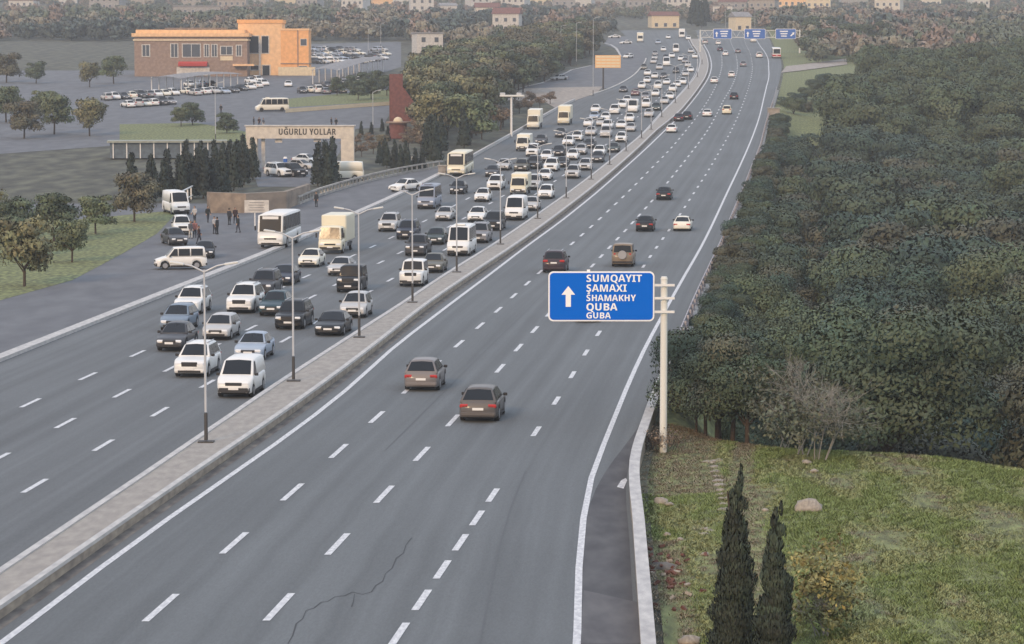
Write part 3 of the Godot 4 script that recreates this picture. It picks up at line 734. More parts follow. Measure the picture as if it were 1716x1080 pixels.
var recipe_cache := {}
func recipe(kind: String) -> Array:                  # [name, mesh, material key, place, index of the part it belongs to]
	if recipe_cache.has(kind):
		return recipe_cache[kind]
	var P: Dictionary = KINDS[kind]
	var sh := Vector3(0, 0, P.get("shift", 0.0))
	var big := P.has("big")
	var h2: float = P.L / 2.0
	var w: float = P.W / 2.0
	var out := []
	var s := shell(P)
	out.append(["body" if not P.has("cargo") else "cab", s[0], "paint", sh, -1])
	out.append(["cabin", s[1], "paint", sh, -1])
	out.append(["windscreen", end_glass(P, P.ws[0], P.ws[1], 0.07 if not big else 0.02, 0.95), "glass", sh, 1])
	if kind in ["small_van", "big_van"]:
		pass
	elif not P.has("cargo"):
		out.append(["rear_window", end_glass(P, P.rw[0], P.rw[1], 0.12, 0.9), "glass", sh, 1])
	for q in P.panes:
		for side in [-1.0, 1.0]:
			out.append(["side_window", side_glass(P, q[0], q[1], side), "glass", sh, 1])
	var hy: float = P.hood[0] - (0.12 if not big else 0.32)
	for side in [-1.0, 1.0]:
		out.append(["headlight", rounded(Vector3(0.40, 0.19, 0.24) if not big else Vector3(0.42, 0.22, 0.14)), "lamp", sh + Vector3(side * (w - 0.33), hy, h2 - (0.12 if not big else 0.05)), -1])
		out.append(["door_mirror", rounded(Vector3(0.20, 0.15, 0.10) if not big else Vector3(0.16, 0.42, 0.12)), "trim", sh + Vector3(side * (w + (0.08 if not big else 0.14)), P.belt + (0.06 if not big else 0.35), P.ws[0] - (0.25 if not big else 0.0)), -1])
	if not kind in ["jeep"]:
		out.append(["grille", rounded(Vector3(w * 0.95, 0.26 if kind in ["suv", "crossover"] else 0.17, 0.10)), "trim", sh + Vector3(0, hy - 0.02, h2 - 0.035), -1])
	else:
		out.append(["grille", rounded(Vector3(w * 1.0, 0.26, 0.10)), "trim", sh + Vector3(0, hy, h2 - 0.035), -1])
	out.append(["bumper", rounded(Vector3(w * 1.80, 0.24 if not kind in ["small_van", "big_van", "minibus", "wagon"] else 0.36, 0.34)), "trim" if P.has("bumper") or kind == "jeep" else "paint", sh + Vector3(0, 0.42 if not big else 0.55, h2 - 0.15), -1])
	out.append(["air_intake", box(Vector3(w * 1.35, 0.13, 0.06)), "trim", sh + Vector3(0, 0.36 if not big else 0.48, h2 + 0.005), -1])
	out.append(["number_plate", box(Vector3(0.52, 0.12, 0.03)), "plate", sh + Vector3(0, 0.50 if not big else 0.62, h2 + 0.04), -1])
	if not P.has("cargo"):
		var ty: float = P.deck[0] - 0.10 if kind != "suv" else P.belt - 0.10
		for side in [-1.0, 1.0]:
			out.append(["tail_light", rounded(Vector3(0.42, 0.19, 0.24)) if P.belt < 1.04 or kind == "suv" else rounded(Vector3(0.20, 0.34, 0.16)), "red_lamp", Vector3(side * (w - 0.27), ty, -h2 + 0.12), -1])
		out.append(["rear_bumper", rounded(Vector3(w * 1.80, 0.24, 0.34)), "trim" if P.has("bumper") or kind == "jeep" else "paint", Vector3(0, 0.42 if not big else 0.55, -h2 + 0.15), -1])
		out.append(["rear_number_plate", box(Vector3(0.52, 0.12, 0.03)), "plate", Vector3(0, (ty - 0.14) if not P.has("bumper") else 0.5, -h2 - (0.01 if not P.has("bumper") else 0.04)), -1])
	if kind == "jeep":
		var c := tube(0.36, 0.36, 0.2, 18)
		var st := SurfaceTool.new()
		st.begin(Mesh.PRIMITIVE_TRIANGLES)
		st.append_from(c, 0, Transform3D(Basis(Vector3.RIGHT, PI / 2), Vector3.ZERO))
		out.append(["spare_wheel", st.commit(), "rim", Vector3(0, 1.05, -h2 - 0.08), -1])
	if not P.has("cargo"):
		out.append(["underbody", box(Vector3(w * 1.5, 0.16, P.L * 0.84)), "trim", Vector3(0, 0.24 if not big else 0.36, 0), -1])
	if not big:
		for side in [-1.0, 1.0]:
			out.append(["sill", box(Vector3(0.05, 0.14, P.ax[0] - P.ax[1] - 2.0 * P.r - 0.2)), "trim", sh + Vector3(side * (w - 0.012), 0.28, (P.ax[0] + P.ax[1]) / 2.0), -1])
	if P.has("rails"):
		for side in [-1.0, 1.0]:
			out.append(["roof_rail", rounded(Vector3(0.05, 0.05, 1.9)), "steel", Vector3(side * 0.58, P.roof + 0.05, -0.75), -1])
	if P.has("hatch"):
		out.append(["roof_hatch", rounded(Vector3(0.9, 0.12, 0.8)), "paint", Vector3(0, P.roof + 0.09, 0.9), -1])
	if kind == "city_bus":
		out.append(["red_band", box(Vector3(P.W + 0.03, 0.55, P.L + 0.03)), "red_lamp", Vector3(0, 0.86, 0), -1])
	if kind == "pickup":
		out.append(["load_bed", box(Vector3(1.55, 0.06, 1.55)), "trim", Vector3(0, 1.165, -1.78), -1])
	if kind == "bus":
		out.append(["destination_panel", box(Vector3(1.5, 0.26, 0.04)), "plate", Vector3(0, 2.86, 4.50), -1])
	if P.has("cargo"):
		var cg: Array = P.cargo
		var back: float = P.shift - h2 - 0.12 - cg[0] / 2.0
		out.append(["cargo_box", rounded(Vector3(cg[1], cg[2], cg[0])), "paint", Vector3(0, cg[3] + cg[2] / 2.0, back), -1])
		out.append(["chassis", box(Vector3(0.9, 0.25, cg[0] + 0.6)), "trim", Vector3(0, cg[3] - 0.14, back + 0.3), -1])
		for side in [-1.0, 1.0]:
			out.append(["side_guard", box(Vector3(0.06, 0.35, 1.6)), "trim", Vector3(side * (cg[1] / 2.0 - 0.06), 0.68, back + 0.55), -1])
	var wm := wheel_meshes(P.r)
	var axles := []
	for a in P.ax:
		axles.append(a + P.get("shift", 0.0))
	if P.has("rear_axle"):
		axles.append(P.rear_axle)
	for a in axles:
		for side in [-1.0, 1.0]:
			out.append(["wheel", wm[0], "rubber", Vector3(side * (w - 0.115), P.r, a), -1])
			out.append(["rim", wm[1], "rim", Vector3(side * 0.008, 0, 0), out.size() - 1])
	recipe_cache[kind] = out
	return out

func seat_on_land(o: Node3D, x: float, d: float, turn: float) -> void:
	var n := Vector3(0, 1, (height(d + 2.0) - height(d - 2.0)) / 4.0).normalized()
	var f := Vector3(sin(turn), 0, cos(turn))
	f = (f - n * f.dot(n)).normalized()
	o.transform = Transform3D(Basis(n.cross(f), n, f), Vector3(x, height(d) + 0.012, -d))

var whole := {}
func far_vehicle(kind: String) -> ArrayMesh:         # the same pieces in one mesh, for copies too small to show them singly
	if whole.has(kind):
		return whole[kind]
	var per := {}
	var r := recipe(kind)
	for p in r:
		if p[0] in ["rim", "air_intake"]:
			continue
		if not per.has(p[2]):
			per[p[2]] = SurfaceTool.new()
			per[p[2]].begin(Mesh.PRIMITIVE_TRIANGLES)
		per[p[2]].append_from(p[1], 0, Transform3D(Basis(), p[3]))
	var mesh := ArrayMesh.new()
	for k in per:
		per[k].commit(mesh)
		mesh.surface_set_material(mesh.get_surface_count() - 1, M.get(k))
	whole[kind] = mesh
	return mesh

func vehicle(kind: String, colour: String, x: float, d: float, turn: float, label: String, group: String) -> void:
	var called: String = CALLED.get(kind, kind)
	var o: Node3D
	if d > 455.0:
		var mi := MeshInstance3D.new()
		mi.mesh = far_vehicle(kind)
		for i in mi.mesh.get_surface_count():
			if mi.mesh.surface_get_material(i) == null:
				mi.set_surface_override_material(i, M["paint " + colour])
		o = mi
		o.name = numbered(called)
		add_child(o, true)
	else:
		o = Node3D.new()
		o.name = numbered(called)
		add_child(o, true)
		var made := []
		for p in recipe(kind):
			var mat: Material = M["paint " + colour] if p[2] == "paint" else M[p[2]]
			made.append(part(o if p[4] < 0 else made[p[4]], p[0], p[1], mat, p[3] if p[4] != 1 else Vector3.ZERO))
	tag(o, label, CATEGORY[kind], group)
	seat_on_land(o, x, d, turn)
	if kind in ["sedan", "suv", "hatch", "crossover"]:             # no two makes are the same size
		o.scale_object_local(Vector3(rng.randf_range(0.96, 1.03), rng.randf_range(0.94, 1.07), rng.randf_range(0.94, 1.05)))

# ---------------------------------------------------------------- plants
func leaves(lobes: Array, count: int, size: float, base: Array, vary: float, upright := 0.0, inner := 0.55) -> ArrayMesh:
	# many small leaf clumps spread through the outer part of each lobe [centre, radii]
	var vs := PackedVector3Array()
	var ns := PackedVector3Array()
	var cs := PackedColorArray()
	var total := 0.0
	for l in lobes:
		total += l[1].x * l[1].z + l[1].x * l[1].y
	for l in lobes:
		var share := int(count * (l[1].x * l[1].z + l[1].x * l[1].y) / total)
		var tone := 1.0 + vary * rng.randf_range(-0.8, 0.8)
		var warm := rng.randf_range(-0.12, 0.12)
		for i in share:
			var dir := Vector3(rng.randfn(), rng.randfn(), rng.randfn()).normalized()
			if dir.y < -0.5:
				dir.y = -dir.y * 0.5
				dir = dir.normalized()
			var p: Vector3 = l[0] + dir * l[1] * rng.randf_range(inner, 1.06)
			var n := (dir + Vector3(rng.randfn(), rng.randfn(), rng.randfn()) * 0.45).normalized()
			var t := n.cross(Vector3(rng.randfn(), rng.randfn(), rng.randfn()).normalized()).normalized()
			if upright > 0.0:
				t = t.lerp(Vector3.UP + dir * 0.25, upright).normalized()
			var b := n.cross(t).normalized()
			var s := size * rng.randf_range(0.6, 1.35)
			var wide := 0.5 if upright < 0.7 else 0.30
			var c := Color(base[0], base[1], base[2]) * (tone * (1.0 + vary * rng.randf_range(-0.7, 0.7)))
			c.r *= 1.0 + warm * 0.6 + rng.randf_range(-0.06, 0.06)
			c.a = 1.0
			var nn := (dir * 0.95 + n * 0.32 + Vector3.UP * 0.12).normalized()
			var q := [p - t * s, p + b * s * wide, p + t * s, p - b * s * wide]
			for k in [0, 1, 2, 0, 2, 3]:
				vs.append(q[k])
				ns.append(nn)
				cs.append(c)
	return from_arrays(vs, ns, cs)

func from_arrays(vs: PackedVector3Array, ns: PackedVector3Array, cs: PackedColorArray) -> ArrayMesh:
	var arr := []
	arr.resize(Mesh.ARRAY_MAX)
	arr[Mesh.ARRAY_VERTEX] = vs
	arr[Mesh.ARRAY_NORMAL] = ns
	arr[Mesh.ARRAY_COLOR] = cs
	var m := ArrayMesh.new()
	m.add_surface_from_arrays(Mesh.PRIMITIVE_TRIANGLES, arr)
	return m

func crown_lobes(r: float, h: float, n: int, lift: float) -> Array:
	var out := [[Vector3(0, lift + h * 0.45, 0), Vector3(r * 0.75, h * 0.45, r * 0.75)]]
	for i in n:
		var a := TAU * (i + rng.randf() * 0.6) / n
		var k := rng.randf_range(0.35, 0.75)
		var y := lift + h * rng.randf_range(0.15, 0.88)
		var rr := r * rng.randf_range(0.30, 0.58)
		out.append([Vector3(cos(a) * r * k, y, sin(a) * r * k) , Vector3(rr, rr * rng.randf_range(0.55, 0.8), rr)])
	return out

func trunk_mesh(h: float, r: float, spread: float, n: int) -> ArrayMesh:
	var st := begin(true)
	limb(st, Vector3(0, -1.2, 0), Vector3(0.1, h * 0.55, 0.05), r, r * 0.7, 7)
	for i in n:
		var a := TAU * i / n + rng.randf()
		var s := Vector3(0.08, h * rng.randf_range(0.35, 0.6), 0.05)
		var e := Vector3(cos(a) * spread, h * rng.randf_range(0.75, 1.0), sin(a) * spread)
		limb(st, s, e, r * 0.5, r * 0.15, 5)
	return done(st)

func branching(st: SurfaceTool, a: Vector3, dir: Vector3, len_: float, r: float, depth: int) -> void:
	var b := a + dir * len_
	limb(st, a, b, r, r * 0.65, 4 if depth < 3 else 6)
	if depth == 0:
		return
	for i in (3 if depth > 1 else 4):
		var nd := (dir + Vector3(rng.randfn(), rng.randfn() * 0.6 + 0.15, rng.randfn()) * 0.62).normalized()
		branching(st, a.lerp(b, rng.randf_range(0.55, 1.0)), nd, len_ * rng.randf_range(0.55, 0.8), r * 0.6, depth - 1)

var tree_kinds := {}
func make_tree_kinds() -> void:
	var set_ := {
		"pine": [[0.060, 0.084, 0.050], [0.082, 0.106, 0.055], [0.046, 0.074, 0.052], [0.082, 0.086, 0.057]],
		"broad": [[0.112, 0.136, 0.070], [0.152, 0.150, 0.076], [0.085, 0.110, 0.064], [0.130, 0.118, 0.074]],
		"dark": [[0.026, 0.036, 0.028], [0.030, 0.042, 0.030]],
		"bare": [[0.19, 0.145, 0.10], [0.21, 0.18, 0.115]],
	}
	set_["near pine"] = set_["pine"]
	for k in set_:
		tree_kinds[k] = []
		for c in set_[k]:
			var m: ArrayMesh
			if k == "pine":
				m = leaves(crown_lobes(3.9, 5.4, 13, 1.7), 7000, 0.20, c, 0.30, 0.0, 0.74)
			elif k == "near pine":
				m = leaves(crown_lobes(3.9, 5.4, 15, 1.7), 18000, 0.115, c, 0.32, 0.0, 0.72)
			elif k == "broad":
				m = leaves(crown_lobes(3.5, 6.8, 18, 0.7), 4200, 0.26, c, 0.5)
			elif k == "dark":
				var lobes := []
				for i in 7:
					var y := 0.9 + i * 0.95
					lobes.append([Vector3(rng.randf_range(-0.2, 0.2), y, rng.randf_range(-0.2, 0.2)), Vector3(1.5 - i * 0.16, 0.95, 1.5 - i * 0.16)])
				m = leaves(lobes, 1500, 0.26, c, 0.4, 0.6)
			else:
				m = leaves(crown_lobes(3.0, 4.6, 12, 1.2), 1300, 0.26, c, 0.35, 0.35, 0.25)
			tree_kinds[k].append([m, trunk_mesh(4.0 if k != "dark" else 2.0, 0.2 if k != "dark" else 0.14, 1.6 if k != "dark" else 0.4, 6 if k != "dark" else 3)])

func tree(kind: String, i: int, x: float, d: float, s: float, label: String, group: String, called := "", sink := 0.0) -> void:
	var t := thing(called if called else {"pine": "pine_tree", "near pine": "pine_tree", "broad": "broadleaf_tree", "dark": "cypress_tree", "bare": "thin_tree"}[kind], label, "tree", Vector3(x, ground_y(x, d) - sink, -d), rng.randf() * TAU, group)
	var k: Array = tree_kinds[kind][i % tree_kinds[kind].size()]
	t.scale = Vector3(s * rng.randf_range(0.92, 1.08), s, s * rng.randf_range(0.92, 1.08))
	part(t, "crown", k[0], M.leaf)
	part(t, "trunk", k[1], M.bark)

func scatter(called: String, mesh: Mesh, mat: Material, places: Array, label: String, category: String) -> void:
	var mm := MultiMesh.new()
	mm.transform_format = MultiMesh.TRANSFORM_3D
	mm.mesh = mesh
	mm.instance_count = places.size()
	for i in places.size():
		mm.set_instance_transform(i, places[i])
	var o := MultiMeshInstance3D.new()
	o.multimesh = mm
	o.material_override = mat
	o.name = numbered(called)
	add_child(o, true)
	tag(o, label, category, "", "stuff")

func placed(x: float, d: float, s: float, sink := 0.0) -> Transform3D:
	return Transform3D(Basis(Vector3.UP, rng.randf() * TAU).scaled(Vector3(s, s * rng.randf_range(0.85, 1.15), s)), Vector3(x, ground_y(x, d) - sink, -d))

# ---------------------------------------------------------------- people: one smooth skin over a skeleton
func person_mesh(bones: Array) -> ArrayMesh:         # bone: [from, to, radius from, radius to, colour]
	var cell := 0.032
	var lo := Vector3(1e9, 1e9, 1e9)
	var hi := -lo
	for b in bones:
		for k in 2:
			lo = lo.min(b[k] - Vector3.ONE * (b[2 + k] + 0.07))
			hi = hi.max(b[k] + Vector3.ONE * (b[2 + k] + 0.07))
	var n := Vector3i(((hi - lo) / cell).ceil()) + Vector3i.ONE
	var field := PackedFloat32Array()
	field.resize(n.x * n.y * n.z)
	var near := PackedInt32Array()
	near.resize(field.size())
	for z in n.z:
		for y in n.y:
			for x in n.x:
				var p := lo + Vector3(x, y, z) * cell
				var s := 0.0
				var best := 1e9
				var bi := 0
				for i in bones.size():
					var b: Array = bones[i]
					var ab: Vector3 = b[1] - b[0]
					var t := clampf((p - b[0]).dot(ab) / maxf(ab.length_squared(), 1e-6), 0.0, 1.0)
					var dd := p.distance_to(b[0] + ab * t) - lerpf(b[2], b[3], t)
					s += exp(-dd * 55.0)
					if dd < best:
						best = dd
						bi = i
				var id := x + n.x * (y + n.y * z)
				field[id] = -log(maxf(s, 1e-30)) / 55.0
				near[id] = bi
	var at := {}
	var vs := PackedVector3Array()
	var cols := PackedColorArray()
	for z in n.z - 1:
		for y in n.y - 1:
			for x in n.x - 1:
				var sum := Vector3.ZERO
				var cnt := 0
				var id := x + n.x * (y + n.y * z)
				for e in [[0, 0, 0, 1, 0, 0], [0, 0, 0, 0, 1, 0], [0, 0, 0, 0, 0, 1], [1, 0, 0, 1, 1, 0], [1, 0, 0, 1, 0, 1], [0, 1, 0, 1, 1, 0], [0, 1, 0, 0, 1, 1], [0, 0, 1, 1, 0, 1], [0, 0, 1, 0, 1, 1], [1, 1, 0, 1, 1, 1], [1, 0, 1, 1, 1, 1], [0, 1, 1, 1, 1, 1]]:
					var ia: int = id + e[0] + n.x * (e[1] + n.y * e[2])
					var ib: int = id + e[3] + n.x * (e[4] + n.y * e[5])
					var fa := field[ia]
					var fb := field[ib]
					if (fa < 0.0) != (fb < 0.0):
						sum += Vector3(e[0], e[1], e[2]).lerp(Vector3(e[3], e[4], e[5]), fa / (fa - fb))
						cnt += 1
				if cnt:
					at[id] = vs.size()
					vs.append(lo + (Vector3(x, y, z) + sum / cnt) * cell)
					cols.append(bones[near[id]][4])
	var st := begin(true)
	var step := [1, n.x, n.x * n.y]
	for id in at:
		for ax in 3:
			var u: int = step[(ax + 1) % 3]
			var v: int = step[(ax + 2) % 3]
			if not (at.has(id - u) and at.has(id - v) and at.has(id - u - v)):
				continue
			var f0 := field[id] < 0.0
			if f0 == (field[id + step[ax]] < 0.0):
				continue
			var q := [at[id], at[id - u], at[id - u - v], at[id - v]]
			if not f0:
				q.reverse()
			for k in [0, 2, 1, 0, 3, 2]:
				st.set_color(cols[q[k]])
				st.add_vertex(vs[q[k]])
	return done(st)

func body_bones(jacket: Color, legs: Color, hair: Color, stride: float, arm: float) -> Array:
	var skin := Color(0.42, 0.27, 0.19)
	var shoe := Color(0.03, 0.03, 0.03)
	var V := func(x, y, z): return Vector3(x, y, z)
	var out := [
		[Vector3(0, 1.62, 0.01), Vector3(0, 1.68, -0.005), 0.085, 0.088, hair], [Vector3(0, 1.58, 0.035), Vector3(0, 1.64, 0.035), 0.062, 0.075, skin], [Vector3(0, 1.61, 0.12), Vector3(0, 1.585, 0.125), 0.012, 0.016, skin],
		[Vector3(-0.085, 1.62, 0.0), Vector3(-0.087, 1.59, 0.0), 0.016, 0.014, skin], [Vector3(0.085, 1.62, 0.0), Vector3(0.087, 1.59, 0.0), 0.016, 0.014, skin],
		[Vector3(0, 1.44, -0.01), Vector3(0, 1.56, 0.0), 0.058, 0.052, skin],
		[Vector3(-0.15, 1.38, 0), Vector3(0.15, 1.38, 0), 0.085, 0.085, jacket], [Vector3(-0.06, 1.30, 0), Vector3(-0.055, 1.0, 0), 0.14, 0.12, jacket], [Vector3(0.06, 1.30, 0), Vector3(0.055, 1.0, 0), 0.14, 0.12, jacket], [Vector3(0, 0.95, 0), Vector3(0, 0.88, 0), 0.155, 0.15, jacket],
	]
	for s in [-1.0, 1.0]:
		var st: float = stride * s
		var el := Vector3(s * 0.25, 1.12, 0.02 - st * 0.25)
		var wr := Vector3(s * 0.24, 0.87 + arm * 0.18, 0.08 + arm * 0.2 - st * 0.3)
		out.append([Vector3(s * 0.21, 1.38, 0), el, 0.062, 0.050, jacket])
		out.append([el, wr, 0.048, 0.036, jacket])
		out.append([wr, wr + Vector3(0, -0.08, 0.02), 0.034, 0.030, skin])
		for f in 4:
			out.append([wr + Vector3((f - 1.5) * 0.017, -0.09, 0.025), wr + Vector3((f - 1.5) * 0.019, -0.165 + absf(f - 1.3) * 0.012, 0.045), 0.0095, 0.008, skin])
		out.append([wr + Vector3(-s * 0.025, -0.05, 0.03), wr + Vector3(-s * 0.05, -0.10, 0.055), 0.011, 0.009, skin])
		var kn := Vector3(s * 0.10, 0.48, 0.03 + st * 0.5)
		var an := Vector3(s * 0.10, 0.09, st * 0.9 - 0.02)
		out.append([Vector3(s * 0.09, 0.90, 0), kn, 0.095, 0.066, legs])
		out.append([kn, an, 0.062, 0.044, legs])
		out.append([an + Vector3(0, -0.04, -0.03), an + Vector3(0, -0.045, 0.15), 0.045, 0.04, shoe])
	return out

# ---------------------------------------------------------------- buildings and street furniture
func pane_rows(parent: Node, face: Vector3, right: Vector3, cols: int, rows: int, dx: float, dy: float, size: Vector2, mat: Material) -> void:
	# windows proud of a wall: "face" is the middle of the lowest row, "right" runs along the wall
	var turn := atan2(-right.z, right.x)
	for r in rows:
		for c in cols:
			var at := face + right * (c - (cols - 1) / 2.0) * dx + Vector3.UP * r * dy
			var f := part(parent, "window", box(Vector3(size.x + 0.24, size.y + 0.24, 0.10)), M.white_wall, at, Vector3(0, turn, 0))
			part(f, "pane", box(Vector3(size.x, size.y, 0.08)), M.pane, Vector3(0, 0, 0.025))

func house(x: float, d: float, w: float, h: float, deep: float, wall: Material, roof: Material, turn: float, label: String, gable := true, called := "house") -> void:
	var t := thing(called, label, "house", Vector3(x, height(d) - 0.5, -d), turn, "houses among the trees")
	var wl := part(t, "wall", box(Vector3(w, h + 0.5, deep)), wall, Vector3(0, h / 2.0 + 0.25, 0))
	if gable:
		var p := PrismMesh.new()
		p.size = Vector3(deep + 0.9, h * 0.38, w + 0.8)
		part(t, "roof", p, roof, Vector3(0, h + 0.5 + h * 0.19, 0), Vector3(0, PI / 2, 0))
	else:
		part(t, "roof", box(Vector3(w + 0.6, 0.45, deep + 0.6)), roof, Vector3(0, h + 0.72, 0))
	var cols := maxi(2, int(w / 3.2))
	var rows := maxi(1, int(h / 3.0))
	pane_rows(wl, Vector3(0, -h / 2.0 + 1.3, deep / 2.0 + 0.01), Vector3.RIGHT, cols, rows, w / cols, h / rows, Vector2(1.3, 1.5), M.white_wall)

func lamp_post(x: float, d: float, h: float, arms: int, turn: float, label: String, base_up: float, called := "street_lamp", group := "double armed lamp posts along the median") -> void:
	var t := thing(called, label, "lamp post", Vector3(x, height(d) + base_up, -d), turn, group)
	part(t, "base_plate", box(Vector3(0.7, 0.06, 0.5)), M.dark_steel, Vector3(0, 0.03, 0))
	part(t, "lower_pole", tube(0.085, 0.08, 1.2), M.dark_steel, Vector3(0, 0.7, 0))
	part(t, "pole", tube(0.062, 0.042, h - 1.3), M.steel, Vector3(0, 1.35 + (h - 1.3) / 2.0, 0))
	for s in ([-1.0, 1.0] if arms == 2 else [1.0]):
		var st := begin(true)
		limb(st, Vector3(0, h - 0.05, 0), Vector3(s * 0.55, h + 0.22, 0), 0.045, 0.04, 7)
		limb(st, Vector3(s * 0.55, h + 0.22, 0), Vector3(s * 1.0, h + 0.32, 0), 0.04, 0.035, 7)
		var a := part(t, "arm", done(st), M.steel)
		part(a, "lamp_head", rounded(Vector3(0.62, 0.10, 0.26)), M.pale_steel, Vector3(s * 1.2, h + 0.34, 0), Vector3(0, 0, s * 0.15))

func text_mesh(s: String) -> TextMesh:
	var f := SystemFont.new()
	f.font_names = PackedStringArray(["Droid Sans"])
	f.font_weight = 700
	var t := TextMesh.new()
	t.text = s
	t.font = f
	t.font_size = 64
	t.pixel_size = 0.01
	t.depth = 0.02
	t.curve_step = 2.0
	t.horizontal_alignment = HORIZONTAL_ALIGNMENT_LEFT
	return t

func lettering(parent: Node, s: String, tall: float, wide: float, left: Vector3, mat: Material) -> void:
	# "left" is the left end of the line at half the height of its capitals
	var t := text_mesh(s)
	var b := t.get_aabb()
	var cap := text_mesh("H").get_aabb()
	var o := part(parent, "lettering", t, mat)
	var kx := wide / maxf(b.size.x, 0.01)
	var ky := tall / maxf(cap.size.y, 0.01)
	o.scale = Vector3(kx, ky, 1.0)
	var own := text_mesh(s.replace("Ş", "S").replace("Ğ", "G").replace("Q", "O")).get_aabb()
	o.position = left - Vector3(b.position.x * kx, (own.position.y + own.size.y / 2.0 + (0.0)) * ky, 0)

func rounded_panel(w: float, h: float, r: float, depth: float) -> ArrayMesh:
	var pts := PackedVector2Array()
	for q in [[w / 2 - r, h / 2 - r, 0.0], [-w / 2 + r, h / 2 - r, PI / 2], [-w / 2 + r, -h / 2 + r, PI], [w / 2 - r, -h / 2 + r, PI * 1.5]]:
		for i in 7:
			var a: float = q[2] + PI / 2 * i / 6.0
			pts.append(Vector2(q[0] + cos(a) * r, q[1] + sin(a) * r))
	return slab(pts, depth)

func slab(pts: PackedVector2Array, depth: float) -> ArrayMesh:   # an outline given thickness, its face towards +z
	var st := begin()
	var ids := Geometry2D.triangulate_polygon(pts)
	for i in range(0, ids.size(), 3):
		var v := []
		for k in 3:
			v.append(Vector3(pts[ids[i + k]].x, pts[ids[i + k]].y, depth))
		if (v[1] - v[0]).cross(v[2] - v[0]).z > 0.0:
			v = [v[0], v[2], v[1]]
		tri(st, v[0], v[1], v[2])
		tri(st, v[0] - Vector3(0, 0, depth), v[2] - Vector3(0, 0, depth), v[1] - Vector3(0, 0, depth))
	for i in pts.size():
		var a := pts[i]
		var b := pts[(i + 1) % pts.size()]
		quad(st, Vector3(a.x, a.y, 0), Vector3(a.x, a.y, depth), Vector3(b.x, b.y, depth), Vector3(b.x, b.y, 0))
	return done(st)

func arrow_outline(w: float, h: float) -> PackedVector2Array:
	return PackedVector2Array([Vector2(0, h / 2), Vector2(-w / 2, h * 0.08), Vector2(-w * 0.19, h * 0.08), Vector2(-w * 0.19, -h / 2), Vector2(w * 0.19, -h / 2), Vector2(w * 0.19, h * 0.08), Vector2(w / 2, h * 0.08)])

func dashes(called: String, name_: String, off: float, starts: Array, len_: float, label: String) -> void:
	var n := Node3D.new()
	n.name = numbered(called)
	add_child(n, true)
	tag(n, label, "", "", "structure")
	for d in starts:
		part(n, "dash", strip(along(name_, off - 0.12), along(name_, off + 0.12), d - len_ / 2.0, d + len_ / 2.0, 0.014, 10.0), M.line)

func every(d0: float, d1: float, step: float) -> Array:
	var out := []
	var d := d0
	while d < d1:
		out.append(d)
		d += step
	return out

func boulder(r: float, seed_: int) -> ArrayMesh:
	var st := begin(true)
	var g := RandomNumberGenerator.new()
	g.seed = seed_
	var n := FastNoiseLite.new()
	n.seed = seed_
	n.frequency = 0.9
	var rings := 7
	var seg := 11
	var at := func(i, k):
		var a: float = PI * i / rings
		var b: float = TAU * (k % seg) / seg
		var p := Vector3(sin(a) * cos(b), cos(a) * 0.62, sin(a) * sin(b))
		return p * r * (1.0 + 0.55 * n.get_noise_3dv(p * 1.4))
	for i in rings:
		for k in seg:
			quad(st, at.call(i, k), at.call(i, k + 1), at.call(i + 1, k + 1), at.call(i + 1, k))
	return done(st)

func canopy(a: Array, b: Array, deep: float, tall: float, roof: Material, n: int, label: String, flip := false) -> void:
	# a long parking shelter from corner a to corner b ([x, D]), its slightly arched roof on white posts
	var pa := Vector3(a[0], height(a[1]), -a[1])
	var pb := Vector3(b[0], height(b[1]), -b[1])
	var run := pb - pa
	var side := Vector3(-run.z, 0, run.x).normalized() * deep
	if (side.z > 0.0) != flip:
		side = -side
	var t := thing("parking_shelter", label, "shelter", pa)
	var st := begin(true)
	for i in 10:
		var u0 := i / 10.0
		var u1 := (i + 1) / 10.0
		for k in 4:
			var w0 := k / 4.0
			var w1 := (k + 1) / 4.0
			var q := func(u, w): return run * u + side * w + Vector3.UP * (tall + 0.5 * sin(PI * w) + 0.5 * sin(PI * u))
			quad(st, q.call(u0, w0), q.call(u0, w1), q.call(u1, w1), q.call(u1, w0))
	part(t, "roof", done(st), roof)
	for i in n:
		var u := (i + 0.3) / n
		part(t, "post", tube(0.11, 0.11, tall + 0.5 * sin(PI * u), 8), M.white_steel, run * u + side * 0.04 + Vector3.UP * (tall + 0.4 * sin(PI * u)) / 2.0)
		part(t, "post", tube(0.11, 0.11, tall + 0.3, 8), M.white_steel, run * u + side * 0.96 + Vector3.UP * (tall + 0.3) / 2.0)

